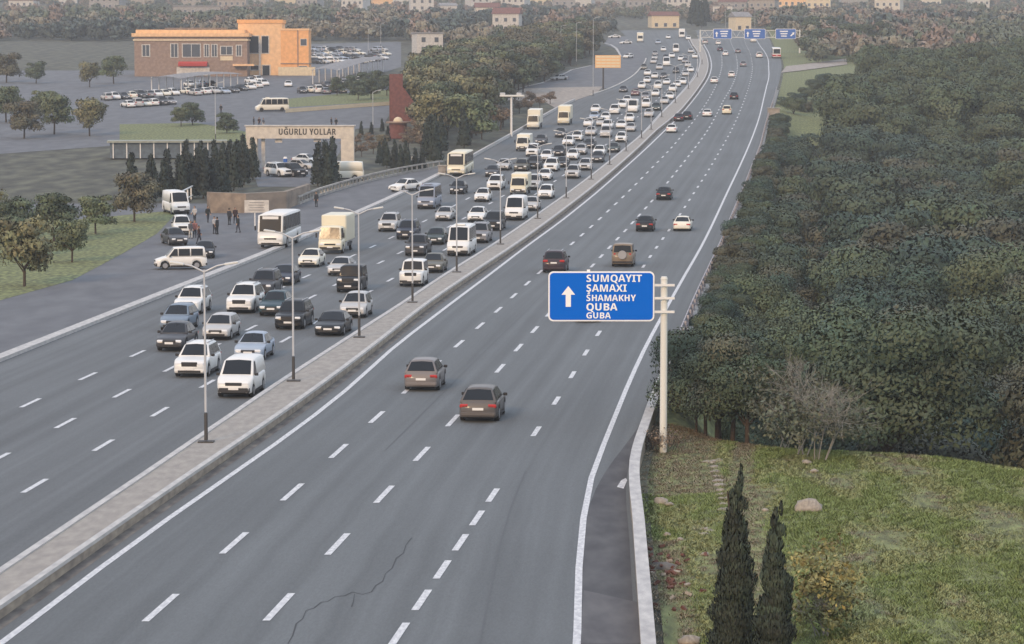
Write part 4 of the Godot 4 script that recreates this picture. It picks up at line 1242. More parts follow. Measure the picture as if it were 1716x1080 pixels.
# ---------------------------------------------------------------- the scene
func _ready() -> void:
	rng.seed = 20240
	var cam := Camera3D.new()
	cam.name = "camera"
	add_child(cam)
	cam.position = Vector3(0, CAM_H, 0)
	cam.rotation.x = -atan(430.0 / 4500.0)
	cam.fov = rad_to_deg(2.0 * atan(540.0 / 4500.0))
	cam.near = 1.0
	cam.far = 8000.0
	cam.current = true
	var env := Environment.new()
	env.background_mode = Environment.BG_SKY
	var sky := Sky.new()
	var sm := ProceduralSkyMaterial.new()
	sm.sky_top_color = Color(0.74, 0.79, 0.87)
	sm.sky_horizon_color = Color(0.88, 0.88, 0.88)
	sm.sky_curve = 0.25
	sm.ground_bottom_color = Color(0.30, 0.30, 0.30)
	sm.ground_horizon_color = Color(0.60, 0.60, 0.60)
	sky.sky_material = sm
	env.sky = sky
	env.tonemap_mode = Environment.TONE_MAPPER_LINEAR
	env.tonemap_exposure = 1.66
	env.fog_enabled = true
	env.fog_density = 0.00023
	env.fog_light_color = Color(0.93, 0.95, 0.97)
	env.sdfgi_enabled = true
	env.ssao_enabled = true
	env.ssil_enabled = true
	var we := WorldEnvironment.new()
	we.name = "world"
	we.environment = env
	add_child(we)
	var sun := DirectionalLight3D.new()
	sun.name = "sun"
	sun.light_color = Color(1.0, 0.84, 0.66)
	sun.light_energy = 0.46
	sun.light_angular_distance = 10.0
	sun.shadow_enabled = true
	sun.rotation_degrees = Vector3(-24.0, -22.0, 0)
	add_child(sun)
	make_materials()
	build_land()
	build_roads()
	build_left_side()
	build_far()
	build_plants()
	build_furniture()
	for v in TRAFFIC:
		vehicle(v[0], v[1], v[2], v[3], v[4], v[5], v[6])
	build_parked()
	build_people()
	build_right_knoll()

func build_land() -> void:
	var rows := every(20.0, 560.0, 10.0) + every(560.0, 1200.0, 40.0) + every(1200.0, 5200.0, 250.0)
	var st := begin(true)
	for i in rows.size() - 1:
		var a: float = rows[i]
		var b: float = rows[i + 1]
		quad(st, Vector3(-1400, height(a) - 0.06, -a), Vector3(-1400, height(b) - 0.06, -b), Vector3(course("rail", b) + 0.7, height(b) - 0.06, -b), Vector3(course("rail", a) + 0.7, height(a) - 0.06, -a))
	struct("ground", done(st), M.earth, "brownish green open ground under roads, squares and woods")
	st = begin(true)
	var offs := [0.7, 1.3, 2.0, 2.8, 3.8, 5.0, 6.5, 8.0, 10.0, 12.0, 14.5, 17.0, 20.0, 24.0, 30.0, 40.0, 60.0, 110.0, 250.0, 1400.0]
	rows = every(20.0, 150.0, 2.5) + every(150.0, 560.0, 10.0) + every(560.0, 1200.0, 40.0) + every(1200.0, 5200.0, 250.0)
	for i in rows.size() - 1:
		for k in offs.size() - 1:
			var q := []
			for c in [[i, k], [i + 1, k], [i + 1, k + 1], [i, k + 1]]:
				var d: float = rows[c[0]]
				var x: float = course("rail", d) + offs[c[1]]
				q.append(Vector3(x, ground_y(x, d), -d))
			quad(st, q[0], q[1], q[2], q[3])
	struct("grassy_slope", done(st), M.grass, "green and brown grassy slope to the right of the roadside barrier")

func build_roads() -> void:
	struct("outbound_road", strip(along("kr"), along("rail", 0.1), 20, 1130, 0.0), M.asphalt, "grey asphalt of the open lanes leading away on the right of the median")
	struct("inbound_road", strip(along("left"), along("kl"), 20, 1130, 0.0), M.asphalt_in, "grey asphalt of the jammed lanes on the left of the median")
	struct("road_shoulder", strip(func(d): return course("edge", d) + 0.12 + (course("rail", d) - 0.3 - course("edge", d)) * blend(100.0, 132.0, d), along("rail", -0.15), 20, 131, 0.005, 4.0), M.asphalt_dark, "darker dirty asphalt of the hard shoulder beside the low parapet")
	# median: stone walls, kerb stones, paved top, dirty gutter
	var t := Node3D.new()
	t.name = "median"
	add_child(t)
	tag(t, "raised tan paved median strip with pale kerbs between the two roads", "", "", "structure")
	part(t, "median_wall", wall_run(along("kl"), along("kr"), 20, 1000, 0.40, -0.2), M.wall)
	part(t, "paving", strip(along("kl", 0.2), along("kr", -0.2), 20, 1000, 0.41), M.median)
	part(t, "kerb", wall_run(along("kl", -0.04), along("kl", 0.24), 20, 1000, 0.46, 0.28), M.kerb)
	part(t, "kerb", wall_run(along("kr", -0.22), along("kr", 0.04), 20, 1000, 0.46, 0.33), M.kerb)
	struct("gutter", strip(along("kr", -0.02), along("kr", 0.45), 20, 1000, 0.006), M.dirt, "brown dirty gutter at the foot of the median wall")
	struct("inner_edge_line", strip(along("white", -0.13), along("white", 0.13), 20, 1100, 0.012), M.line, "solid white line beside the median gutter of the open road")
	struct("outer_edge_line", strip(along("edge", -0.12), along("edge", 0.12), 20, 1100, 0.012), M.line, "solid white line along the hard shoulder")
	struct("left_edge_line", strip(along("kl", -0.62), along("kl", -0.48), 20, 1000, 0.012), M.line, "thin white line along the jammed side of the median")
	var s1 := every(60.3, 1000.0, 11.5)
	var s2 := every(61.1, 1000.0, 11.16)
	dashes("lane_line", "one", 0.0, s1, 4.3, "dashed white line between the first and second open lanes")
	dashes("lane_line", "two", 0.0, s2, 4.3, "dashed white line between the second and third open lanes")
	dashes("lane_line", "three", 0.0, every(63.7, 103.0, 5.2) + every(105.5, 113.0, 8.7) + every(124.2, 1000.0, 11.5), 3.3, "dashed white line left of the outer open lane")
	dashes("lane_line", "kl", -4.25, every(84.5, 760.0, 11.7), 3.6, "dashed white line of the jammed road nearest the median")
	dashes("lane_line", "kl", -7.85, every(92.0, 640.0, 11.7), 3.6, "second dashed white line of the jammed road")
	dashes("lane_line", "kl", -11.55, every(88.0, 520.0, 11.7), 3.6, "third dashed white line of the jammed road")
	# wear
	struct("road_crack", ribbon([[-6.62, 77.96], [-6.57, 79.13], [-6.60, 80.85], [-6.46, 81.56], [-6.45, 82.84], [-6.23, 83.21], [-6.07, 84.15], [-5.87, 84.25], [-5.69, 85.02], [-5.38, 85.21], [-5.18, 85.80], [-4.83, 85.41], [-4.56, 85.80], [-4.47, 86.91], [-4.28, 87.62], [-4.25, 88.98], [-4.07, 89.95], [-4.01, 91.84], [-3.80, 92.75], [-3.78, 94.39], [-3.62, 95.85]], 0.05, 0.009), M.crack, "dark wandering crack in the asphalt near the viewer")
	struct("road_crack", ribbon([[-5.09, 85.51], [-5.05, 84.15], [-5.06, 83.40]], 0.04, 0.009), M.crack, "short side branch of the wandering crack")
	struct("road_seam", strip(along("one", 2.0), along("one", 2.05), 118, 215, 0.009), M.seam, "thin dark paving seam between the first and second dashed lines")
	struct("road_seam", strip(along("edge", -2.9), along("edge", -2.85), 30, 112, 0.009), M.seam, "thin dark paving seam in the outer lane")
	struct("road_patch", patch([[2.33, 86.10], [3.98, 84.15], [3.89, 77.96], [2.01, 77.96]], 0.010), M.asphalt_mid, "paler repaired patch on the hard shoulder at the bottom")
	struct("painted_mark", patch([[4.25, 107.57], [4.50, 107.11], [4.74, 109.29], [4.71, 109.93], [4.49, 109.29]], 0.013), M.line, "small broken white mark on the hard shoulder")
	# left: kerb strip, service road and squares
	struct("service_road", strip(func(d): return -190.0, along("left", -0.2), 20, 314, -0.012), M.asphalt_old, "grey asphalt of the service road and forecourt on the left")
	struct("service_road", strip(along("balustrade"), along("left", -0.2), 314, 384, -0.012), M.asphalt_old, "narrowing end of the service road below the balustrade")
	var k := Node3D.new()
	k.name = "dividing_kerb"
	add_child(k)
	tag(k, "long pale concrete kerb strip between the service road and the jam", "", "", "structure")
	part(k, "kerb", wall_run(along("left", -0.75), along("left"), 60, 368, 0.22, -0.1), M.kerb)
	part(k, "kerb", wall_run(along("left", -0.35), along("left"), 392, 575, 0.45, -0.1), M.kerb)
	part(k, "kerb", wall_run(along("left", -0.35), along("left"), 600, 815, 0.18, -0.1), M.white_wall)
	struct("archway_road", patch([[-32.48, 343.16], [-26.76, 343.16], [-23.69, 357.97], [-25.48, 398.60], [-36.74, 393.16], [-35.34, 367.53]], -0.02), M.asphalt_old, "grey asphalt through the archway")
	struct("upper_square", patch([[-82.91, 406.97], [-148.31, 730.21], [-54.61, 730.21], [-28.41, 648.12], [-24.32, 554.50], [-23.37, 483.51], [-27.88, 479.95], [-26.36, 398.60], [-36.74, 393.16], [-42.73, 439.84], [-55.22, 446.20]], -0.025), M.asphalt_old, "open grey square in front of the orange building")
	struct("parking_lot", patch([[-57.03, 730.21], [-74.18, 950.64], [-40.18, 977.44], [-31.03, 754.07], [-38.26, 670.10]], -0.02), M.asphalt_old, "grey parking lot behind the orange building")
	struct("sand_forecourt", patch([[-1.54, 577.69], [1.64, 619.10], [3.07, 630.39], [21.51, 639.13], [19.12, 608.20], [14.45, 582.56], [9.15, 543.58], [6.85, 572.90]], -0.010), M.sand, "pale sandy forecourt beside the jam")
	struct("slip_road", patch([[1.38, 624.69], [6.84, 657.36], [13.84, 718.83], [22.26, 762.37], [29.08, 811.51], [33.06, 826.02], [34.64, 895.39], [32.80, 957.20], [37.08, 1035.82], [46.94, 1051.52], [47.55, 991.41], [43.42, 872.84], [40.98, 816.29], [34.05, 722.59], [26.69, 648.12], [20.75, 624.69]], -0.016), M.asphalt_old, "grey sloping slip road that joins the jam from the left")
	struct("slip_kerb", ribbon([[1.11, 627.53], [3.84, 642.10], [7.28, 657.36], [10.94, 686.73], [13.63, 707.81], [16.24, 734.08], [22.26, 762.37]], 0.7, 0.02), M.kerb, "pale kerb along the upper side of the slip road")
	struct("slip_kerb", ribbon([[32.60, 963.85], [34.65, 944.17], [35.10, 907.11], [34.33, 867.38], [33.63, 830.97]], 0.9, 0.02), M.kerb, "pale curved kerb at the far side of the slip road")
	struct("exit_road", patch([[71.36, 715.12], [77.16, 758.20], [83.04, 770.86], [101.46, 816.29], [95.83, 770.86], [78.68, 730.21]], 0.02), M.sand, "pale side road leaving behind the green slope on the right")
	struct("lawn", patch([[-61.53, 421.47], [-72.11, 494.39], [-58.29, 498.09], [-45.60, 469.48], [-42.55, 443.00], [-54.83, 443.00]], -0.015), M.grass, "green lawn in front of the upper square")
	struct("lawn", patch([[-38.24, 186.66], [-56.10, 274.65], [-37.67, 303.65], [-35.66, 268.85], [-35.01, 212.82]], 0.004), M.grass, "green lawn left of the forecourt")
	struct("verge", patch([[-46.31, 550.08], [-49.03, 582.56], [-39.78, 602.90], [-28.08, 624.69], [-25.76, 572.90]], -0.01), M.grass, "grassy verge behind the long pale kerb")

func build_left_side() -> void:
	# archway
	var gx := [-36.34, 376.21]
	var t := thing("archway", "cream road archway with dark lettering on its lintel and square pylons", "gate", Vector3(gx[0], height(gx[1]), -gx[1]))
	var dx := 13.35
	part(t, "pylon", box(Vector3(1.5, 4.45, 1.6)), M.gate_wall, Vector3(0, 2.2, 0))
	part(t, "pylon", box(Vector3(1.8, 4.45, 1.6)), M.gate_wall, Vector3(dx, 2.2, 0))
	var ln := part(t, "lintel", box(Vector3(dx + 1.75, 1.72, 1.7)), M.gate_wall, Vector3(dx / 2 + 0.05, 5.27, 0))
	part(t, "coping", box(Vector3(dx + 2.1, 0.14, 2.0)), M.white_wall, Vector3(dx / 2 + 0.05, 6.2, 0))
	part(t, "inner_pier", box(Vector3(0.5, 4.4, 0.5)), M.white_wall, Vector3(1.5, 2.2, -0.4))
	lettering(ln, "UĞURLU YOLLAR", 0.85, 8.0, Vector3(-2.95, 0.1, 0.86), M.trim)
	part(t, "hanging_plate", box(Vector3(1.0, 0.55, 0.06)), M.white_wall, Vector3(3.7, 4.1, 0.2))
	part(t, "hanging_plate", box(Vector3(1.0, 0.45, 0.06)), M.white_wall, Vector3(9.1, 4.15, 0.2))
	# tan wall and its board
	var st := begin()
	var w := [[-33.65, 299.08], [-29.66, 299.08], [-25.60, 304.58], [-24.59, 316.05], [-24.27, 323.04]]
	for i in w.size() - 1:
		var a := Vector3(w[i][0], height(w[i][1]) - 0.2, -w[i][1])
		var b := Vector3(w[i + 1][0], height(w[i + 1][1]) - 0.2, -w[i + 1][1])
		var up := Vector3(0, 2.5 - 0.15 * i, 0)
		var up2 := Vector3(0, 2.5 - 0.15 * (i + 1), 0)
		var back := Vector3(-0.5, 0, -1.2)
		quad(st, a, a + up, b + up2, b)
		quad(st, a + up, a + up + back, b + up2 + back, b + up2)
		quad(st, b + back, b + back + up2, a + back + up, a + back)
		if i == 0:
			quad(st, a + back, a + back + up, a + up, a)
		if i == w.size() - 2:
			quad(st, b, b + up2, b + back + up2, b + back)
	var tw := part(self, "retaining_wall", done(st), M.tan)
	tag(tw, "tan bending concrete wall behind the waiting people", "wall")
	var bx := [-26.82, 279.73]
	t = thing("notice_board", "white notice board on a post in front of the tan wall", "sign", Vector3(bx[0], height(bx[1]), -bx[1]))
	part(t, "post", tube(0.07, 0.07, 1.6, 8), M.white_steel, Vector3(0, 0.8, 0))
	part(t, "board", box(Vector3(2.55, 1.3, 0.08)), M.white_wall, Vector3(0.2, 2.05, 0.05))
	for i in 4:
		part(t, "printed_line", box(Vector3(1.5 + 0.2 * (i % 2), 0.07, 0.02)), M.roof_grey, Vector3(0.2, 2.45 - i * 0.26, 0.105))
	# balustrade along the service road
	t = thing("balustrade", "low pale concrete balustrade curving beside the service road", "balustrade")
	part(t, "base_wall", wall_run(along("balustrade", -0.35), along("balustrade"), 312, 382, 0.25, -0.1, 4.0), M.concrete)
	part(t, "top_rail", wall_run(along("balustrade", -0.32), along("balustrade", -0.03), 312, 382, 0.98, 0.80, 4.0), M.concrete)
	for d in every(312.5, 382.0, 1.9):
		part(t, "post", box(Vector3(0.24, 0.62, 0.6)), M.concrete, Vector3(course("balustrade", d) - 0.17, height(d) + 0.52, -d))
	# white railing at the left edge
	var ra := [-38.52, 308.33]
	var rb := [-38.23, 333.41]
	t = thing("white_railing", "white railing with square uprights at the left end of the forecourt", "railing")
	for i in 9:
		var q := Vector3(lerpf(ra[0], rb[0], i / 8.0), 0, -lerpf(ra[1], rb[1], i / 8.0))
		q.y = height(-q.z)
		part(t, "post", box(Vector3(0.16, 1.5, 0.16)), M.white_steel, q + Vector3(0, 0.75, 0))
		if i < 8:
			var q2 := Vector3(lerpf(ra[0], rb[0], (i + 1) / 8.0), 0, -lerpf(ra[1], rb[1], (i + 1) / 8.0))
			q2.y = height(-q2.z)
			var s2 := begin()
			limb(s2, q + Vector3(0, 1.5, 0), q2 + Vector3(0, 1.5, 0), 0.10, 0.10, 4)
			limb(s2, q + Vector3(0, 0.4, 0), q2 + Vector3(0, 0.4, 0), 0.06, 0.06, 4)
			part(t, "rail", done(s2), M.white_steel)
	# pavilion behind the hedge
	var pv := [-46.46, 404.15]
	t = thing("pavilion", "long low blue grey pavilion with white posts behind the dark hedge", "pavilion", Vector3(pv[0], height(pv[1]), -pv[1]), 0.12)
	part(t, "wall", box(Vector3(17, 2.3, 5.0)), M.blue_grey, Vector3(-5.3, 1.15, 0))
	part(t, "roof", box(Vector3(17.8, 0.28, 6.0)), M.roof_green, Vector3(-5.3, 2.45, 0))
	for i in 9:
		part(t, "post", box(Vector3(0.16, 2.3, 0.16)), M.white_steel, Vector3(-13.3 + i * 2.0, 1.15, 2.6))
	# orange building: a tall warm block with a round-cornered wing
	var ob := [-62.02, 700.64]
	t = thing("orange_building", "orange rendered building with a tall dark glazed stair bay", "building", Vector3(ob[0], height(ob[1]) - 0.3, -ob[1]), 0.0)
	var main := part(t, "wall", box(Vector3(11.4, 14.2, 10)), M.peach_wall, Vector3(-3.4, 6.8, -5.0))
	part(t, "parapet", box(Vector3(11.9, 0.9, 10.5)), M.orange_wall, Vector3(-3.4, 14.2, -5.0))
	var wing := part(t, "wing", box(Vector3(7.2, 12.0, 9)), M.orange_wall, Vector3(5.6, 5.9, -4.4))
	part(t, "wing_parapet", box(Vector3(7.5, 0.5, 9.3)), M.peach_wall, Vector3(5.6, 12.1, -4.4))
	part(wing, "band", box(Vector3(7.4, 0.25, 9.2)), M.brown_wall, Vector3(0, -2.6, 0.1))
	part(wing, "band", box(Vector3(0.25, 12.0, 0.2)), M.brown_wall, Vector3(0.8, 0, 4.55))
	pane_rows(wing, Vector3(2.3, 2.9, 4.5), Vector3.RIGHT, 1, 1, 2, 2, Vector2(1.5, 1.6), M.pane)
	pane_rows(wing, Vector3(2.1, -4.0, 4.5), Vector3.RIGHT, 1, 1, 2, 2, Vector2(2.0, 1.4), M.pane)
	pane_rows(wing, Vector3(-2.4, -4.2, 4.5), Vector3.RIGHT, 2, 1, 1.9, 2, Vector2(1.0, 0.9), M.pane)
	for q in [[-4.6, 5.6, 2.4, 4.3], [-1.7, 5.6, 1.7, 4.3], [-1.5, -1.2, 1.8, 2.8], [-4.5, -0.4, 2.0, 1.0]]:
		var f := part(main, "window", box(Vector3(q[2] + 0.5, q[3] + 0.4, 0.2)), M.white_wall, Vector3(q[0] + 3.0, q[1] - 6.0 + 1.8, 5.05))
		part(f, "pane", box(Vector3(q[2], q[3], 0.2)), M.glass, Vector3(0, 0, 0.05))
	part(main, "pilaster", box(Vector3(0.5, 9.5, 0.4)), M.white_wall, Vector3(-0.1, -2.0, 5.15))
	part(t, "garden_wall", box(Vector3(9.6, 2.4, 0.5)), M.cream_wall, Vector3(6.2, 1.2, 1.6))
	# brown wing on the left
	var bb := [-76.44, 693.62]
	t = thing("brown_building", "brown two storey building with white framed windows and a red awning", "building", Vector3(bb[0] - 4.0, height(bb[1]) - 0.3, -bb[1]), 0.0)
	var bw := part(t, "wall", box(Vector3(29, 10.6, 12)), M.brown_wall, Vector3(-2.2, 5.3, -6.0))
	part(t, "roof", box(Vector3(30.2, 0.9, 13.2)), M.peach_wall, Vector3(-2.2, 10.9, -6.0))
	part(t, "attic", box(Vector3(28, 0.9, 11)), M.peach_wall, Vector3(-2.4, 11.8, -6.5))
	part(t, "cornice", box(Vector3(29.6, 0.4, 12.6)), M.cream_wall, Vector3(-2.2, 9.6, -6.0))
	for q in [[-11.5, 1.7, 2.8], [-4.2, 1.6, 3.3], [0.2, 4.4, 3.2], [4.1, 1.0, 3.0], [6.1, 1.2, 3.0], [9.2, 2.8, 2.0], [12.4, 1.1, 2.6]]:
		var f := part(bw, "window", box(Vector3(q[1] + 0.5, q[2] + 0.4, 0.2)), M.white_wall, Vector3(q[0], 1.6, 6.03))
		part(f, "pane", box(Vector3(q[1], q[2], 0.2)), M.pane, Vector3(0, 0, 0.04))
		part(f, "sash", box(Vector3(0.10, q[2], 0.24)), M.white_steel, Vector3(0, 0, 0.045))
	part(bw, "lower_panel", box(Vector3(3.2, 1.1, 0.2)), M.cream_wall, Vector3(9.2, -0.4, 6.1))
	part(t, "awning", box(Vector3(7.4, 0.75, 1.5)), M.red_cloth, Vector3(-1.6, 3.5, 0.7), Vector3(0.35, 0, 0))
	part(t, "shop_front", box(Vector3(8.5, 2.2, 0.3)), M.white_wall, Vector3(-1.6, 1.6, 0.15))
	part(t, "porch_roof", box(Vector3(5.4, 0.5, 2.4)), M.peach_wall, Vector3(11.5, 3.2, 1.0))
	part(t, "roof_railing", box(Vector3(16, 0.25, 0.15)), M.brown_wall, Vector3(-1.0, 12.6, -1.4))
	canopy([-75.54, 613.60], [-63.38, 636.19], 9.0, 3.0, M.roof_grey, 9, "long grey arched parking shelter in front of the brown building")
	canopy([-48.64, 648.12], [-40.50, 726.38], 7.0, 3.4, M.roof_grey, 9, "long pale parking shelter right of the orange building", true)
	# long pale kerb wall on the square
	var ka := [[-44.71, 531.03], [-37.55, 541.45], [-31.44, 550.08], [-24.77, 558.99]]
	st = begin()
	for i in ka.size() - 1:
		var a := Vector3(ka[i][0], height(ka[i][1]), -ka[i][1])
		var b := Vector3(ka[i + 1][0], height(ka[i + 1][1]), -ka[i + 1][1])
		quad(st, a, a + Vector3(0, 0.75, 0), b + Vector3(0, 0.75, 0), b)
		quad(st, a + Vector3(0, 0.75, 0), a + Vector3(0, 0.75, -0.7), b + Vector3(0, 0.75, -0.7), b + Vector3(0, 0.75, 0))
		quad(st, b + Vector3(0, 0, -0.7), b + Vector3(0, 0.75, -0.7), a + Vector3(0, 0.75, -0.7), a + Vector3(0, 0, -0.7))
	tag(part(self, "low_wall", done(st), M.cream_wall), "long low cream wall across the upper square behind the ivory van", "wall")
	# red pylon and kiosk
	var rp := [-21.58, 501.82]
	t = thing("red_pylon", "tall dark red slab pylon with a sloping buttress at the wood edge", "pylon", Vector3(rp[0], height(rp[1]), -rp[1]))
	part(t, "slab", box(Vector3(2.5, 8.9, 1.2)), M.red_wall, Vector3(0, 4.4, 0))
	part(t, "buttress", slab(PackedVector2Array([Vector2(-1.2, 0), Vector2(4.6, 0), Vector2(4.2, 2.2), Vector2(1.2, 6.4), Vector2(-1.0, 4.2)]), 0.5), M.red_wall, Vector3(0.2, 0, 0.7))
	var kp := [-19.18, 452.69]
	t = thing("round_kiosk", "round brown kiosk with a cream domed top beside the red pylon", "kiosk", Vector3(kp[0], height(kp[1]), -kp[1]))
	part(t, "drum", tube(1.5, 1.5, 2.6, 20), M.red_wall, Vector3(0, 1.3, 0))
	part(t, "brim", tube(2.0, 2.0, 0.25, 24), M.brown_wall, Vector3(0, 2.7, 0))
	var dome := SphereMesh.new()
	dome.radius = 0.8
	dome.height = 0.8
	dome.is_hemisphere = true
	part(t, "dome", dome, M.cream_wall, Vector3(0, 2.8, 0))
	var gp := [-31.22, 369.98]
	t = thing("blue_post", "slim blue post standing in the archway road", "post", Vector3(gp[0], height(gp[1]), -gp[1]))
	part(t, "shaft", tube(0.28, 0.28, 2.0, 10), M.sign_far, Vector3(0, 1.0, 0))
	part(t, "cap", tube(0.32, 0.2, 0.25, 10), M.white_steel, Vector3(0, 2.1, 0))
	var cb := [-9.52, 366.31]
	t = thing("gate_booth", "small grey booth at the end of the balustrade beside the hedge", "booth", Vector3(cb[0], height(cb[1]), -cb[1]))
	part(t, "cabin", rounded(Vector3(1.1, 1.2, 1.0)), M.grey_wall, Vector3(0, 0.6, 0))
	part(t, "cap", box(Vector3(1.3, 0.12, 1.2)), M.concrete, Vector3(0, 1.24, 0))
	var tl := [-14.06, 383.90]
	t = thing("direction_plate", "small white direction plate on a stub post before the dark conifers", "sign", Vector3(tl[0], height(tl[1]), -tl[1]))
	part(t, "post", tube(0.08, 0.08, 1.0, 8), M.white_steel, Vector3(0, 0.5, 0))
	part(t, "plate", box(Vector3(1.0, 0.4, 0.08)), M.white_wall, Vector3(0.2, 1.2, 0))

func build_far() -> void:
	# houses on the hillside
	house(-27.23, 867.38, 8.5, 6.0, 8, M.white_wall, M.roof_grey, 0.25, "white house with a flat roof rising above the olive wood", false)
	house(-1.98, 1119.36, 11.0, 7.0, 9, M.white_wall, M.roof_red, -0.15, "pale two storey house with dark windows above the wood, left of the tall posts")
	house(-11.90, 1035.82, 5.0, 3.2, 6, M.cream_wall, M.roof_grey, 0.1, "small cream hut beside the pale two storey house", false)
	house(66.00, 1176.26, 12.0, 5.0, 10, M.cream_wall, M.roof_red, 0.12, "cream villa with a red tiled roof above the head of the jam")
	house(95.24, 1128.46, 7.0, 5.6, 8, M.cream_wall, M.roof_grey, 0.3, "narrow greenish cream house with a steep gable behind the overhead signs")
	house(120.61, 1476.24, 15.0, 6.0, 10, M.grey_wall, M.roof_red, -0.1, "broad house with a dull red roof uphill of the steep gabled one")
	house(159.99, 1541.73, 24.0, 9.0, 12, M.peach_wall, M.roof_red, -0.1, "long peach coloured building on the hill at upper right", false)
	house(167.54, 1476.24, 13.0, 10.0, 12, M.cream_wall, M.roof_red, -0.15, "tall cream building at the upper right edge", false)
	house(-149.87, 1285.10, 22.0, 7.0, 12, M.grey_wall, M.roof_grey, 0.1, "long grey roofed hall at the upper left edge", false)
	house(-142.57, 1309.32, 11.0, 3.4, 9, M.white_wall, M.roof_grey, 0.0, "low white shed beside the grey roofed hall", false)
	house(-124.89, 1285.10, 3.4, 5.4, 4, M.white_wall, M.roof_grey, 0.3, "narrow white hut right of the grey roofed hall", false)
	house(-7.66, 1734.00, 24.0, 7.0, 12, M.white_wall, M.roof_red, 0.0, "long white house with a red roof at the top edge above the wood")
	house(16.08, 1734.00, 20.0, 6.0, 12, M.cream_wall, M.roof_red, 0.1, "cream house with a red roof at the top edge, right of the long white one")
	house(41.57, 1651.62, 16.0, 5.0, 12, M.white_wall, M.roof_red, -0.2, "white house with a red roof at the top edge above the tall posts")
	house(64.24, 1691.81, 26.0, 5.5, 12, M.grey_wall, M.roof_red, 0.05, "wide grey house with a red roof at the top edge over the slip road")
	house(89.11, 1778.34, 22.0, 5.0, 12, M.white_wall, M.roof_red, 0.0, "white house with a red roof at the top edge above the cream villa")
	house(-79.49, 1651.62, 12.0, 5.0, 9, M.peach_wall, M.roof_red, 0.2, "small peach house among trees at the top edge")
	house(-35.20, 1476.24, 9.0, 4.0, 8, M.white_wall, M.roof_grey, 0.2, "small white house alone in the hillside wood")
	house(-141.17, 1691.81, 14.0, 5.0, 10, M.cream_wall, M.roof_grey, 0.2, "cream house at the top edge above the orange building")
	var tones := ["white", "cream", "grey", "tan"]
	var walls := [M.white_wall, M.gate_wall, M.grey_wall, M.sand]
	var places := ["above the orange building", "above the olive wood", "above the tall posts", "above the head of the jam", "at the upper right"]
	var town := [[-191.62, 1613.29], [-198.62, 1778.34], [-155.85, 1508.28], [-161.53, 1734.00], [-117.66, 1576.70], [-118.55, 1778.34], [-87.25, 1508.28], [-95.07, 1825.01], [-69.66, 1734.00], [-46.58, 1387.79], [-31.40, 1778.34], [-20.66, 1613.29], [-12.15, 1309.32], [2.14, 1613.29], [8.86, 1825.01], [28.26, 1778.34], [29.61, 1541.73], [58.81, 1825.01], [82.18, 1825.01], [70.60, 1508.28], [87.51, 1651.62], [105.98, 1778.34], [98.03, 1541.73], [120.08, 1801.37], [129.37, 1734.00], [104.33, 1334.48], [150.88, 1691.81], [134.70, 1445.53], [169.58, 1778.34], [-230.80, 1691.81], [-216.41, 1445.53], [-286.31, 1734.00], [-272.41, 1508.28], [213.62, 1691.81], [201.73, 1445.53], [268.70, 1734.00], [266.19, 1541.73]]
	town.sort_custom(func(a, b): return a[0] / a[1] < b[0] / b[1])
	var nth := ["first", "second", "third", "fourth", "fifth", "sixth", "seventh", "eighth", "ninth", "tenth", "eleventh", "twelfth", "thirteenth", "fourteenth", "fifteenth", "sixteenth"]
	var count := [0, 0, 0, 0, 0]
	for i in town.size():
		var q: Array = town[i]
		var u: float = q[0] / q[1] * 4500.0 + 858.0
		var w := rng.randf_range(9.0, 17.0)
		var k := rng.randi() % 4
		var red := rng.randf() < 0.6
		var pl := 0 if u < 600.0 else (1 if u < 880.0 else (2 if u < 1040.0 else (3 if u < 1200.0 else 4)))
		house(q[0], q[1], w, rng.randf_range(6.0, 10.0), 10.0, walls[k], M.roof_red if red else M.roof_grey, rng.randf_range(-0.4, 0.4), "%s house with %s roof, %s from the left %s" % [tones[k], "dull red" if red else "grey", nth[count[pl]], places[pl]], rng.randf() < 0.7)
		count[pl] += 1
	# overhead signs
	var d := 862.0
	var xl := (1172.0 - 858.0) / 4500.0 * d
	var xr := (1338.0 - 858.0) / 4500.0 * d
	var wide := xr - xl
	var t := thing("sign_gantry", "lattice overhead gantry with three blue direction signs across the far road", "sign gantry", Vector3(xl, height(d), -d))
	part(t, "post", tube(0.28, 0.22, 7.4, 10), M.pale_steel, Vector3(0, 3.7, 0))
	part(t, "post", tube(0.28, 0.22, 7.4, 10), M.pale_steel, Vector3(wide, 3.7, 0))
	for y in [5.0, 7.2]:
		part(t, "chord", box(Vector3(wide, 0.16, 0.16)), M.pale_steel, Vector3(wide / 2, y, -0.25))
		part(t, "chord", box(Vector3(wide, 0.16, 0.16)), M.pale_steel, Vector3(wide / 2, y, -1.3))
	for i in 22:
		var st := begin()
		var a := wide * i / 22.0
		var b := wide * (i + 1) / 22.0
		limb(st, Vector3(a, 5.0 if i % 2 == 0 else 7.2, -0.25), Vector3(b, 7.2 if i % 2 == 0 else 5.0, -0.25), 0.06, 0.06, 4)
		part(t, "brace", done(st), M.pale_steel)
	for q in [[1194, 1224, 90.0], [1246, 1280, 90.0], [1298, 1331, -40.0]]:
		var x0: float = (q[0] - 858.0) / 4500.0 * d - xl
		var x1: float = (q[1] - 858.0) / 4500.0 * d - xl
		var pn := part(t, "blue_panel", rounded_panel(x1 - x0, 3.0, 0.25, 0.08), M.sign_far, Vector3((x0 + x1) / 2, 6.1, 0.0))
		part(pn, "border", rounded_panel(x1 - x0 + 0.24, 3.24, 0.3, 0.05), M.letter, Vector3(0, 0, -0.02))
		part(pn, "arrow", slab(arrow_outline(1.0, 1.7), 0.03), M.letter, Vector3((-(x1 - x0) / 2 + 1.0) * (1.0 if q[2] > 0 else -1.0), -0.1, 0.08), Vector3(0, 0, 0.0 if q[2] > 0 else -0.8))
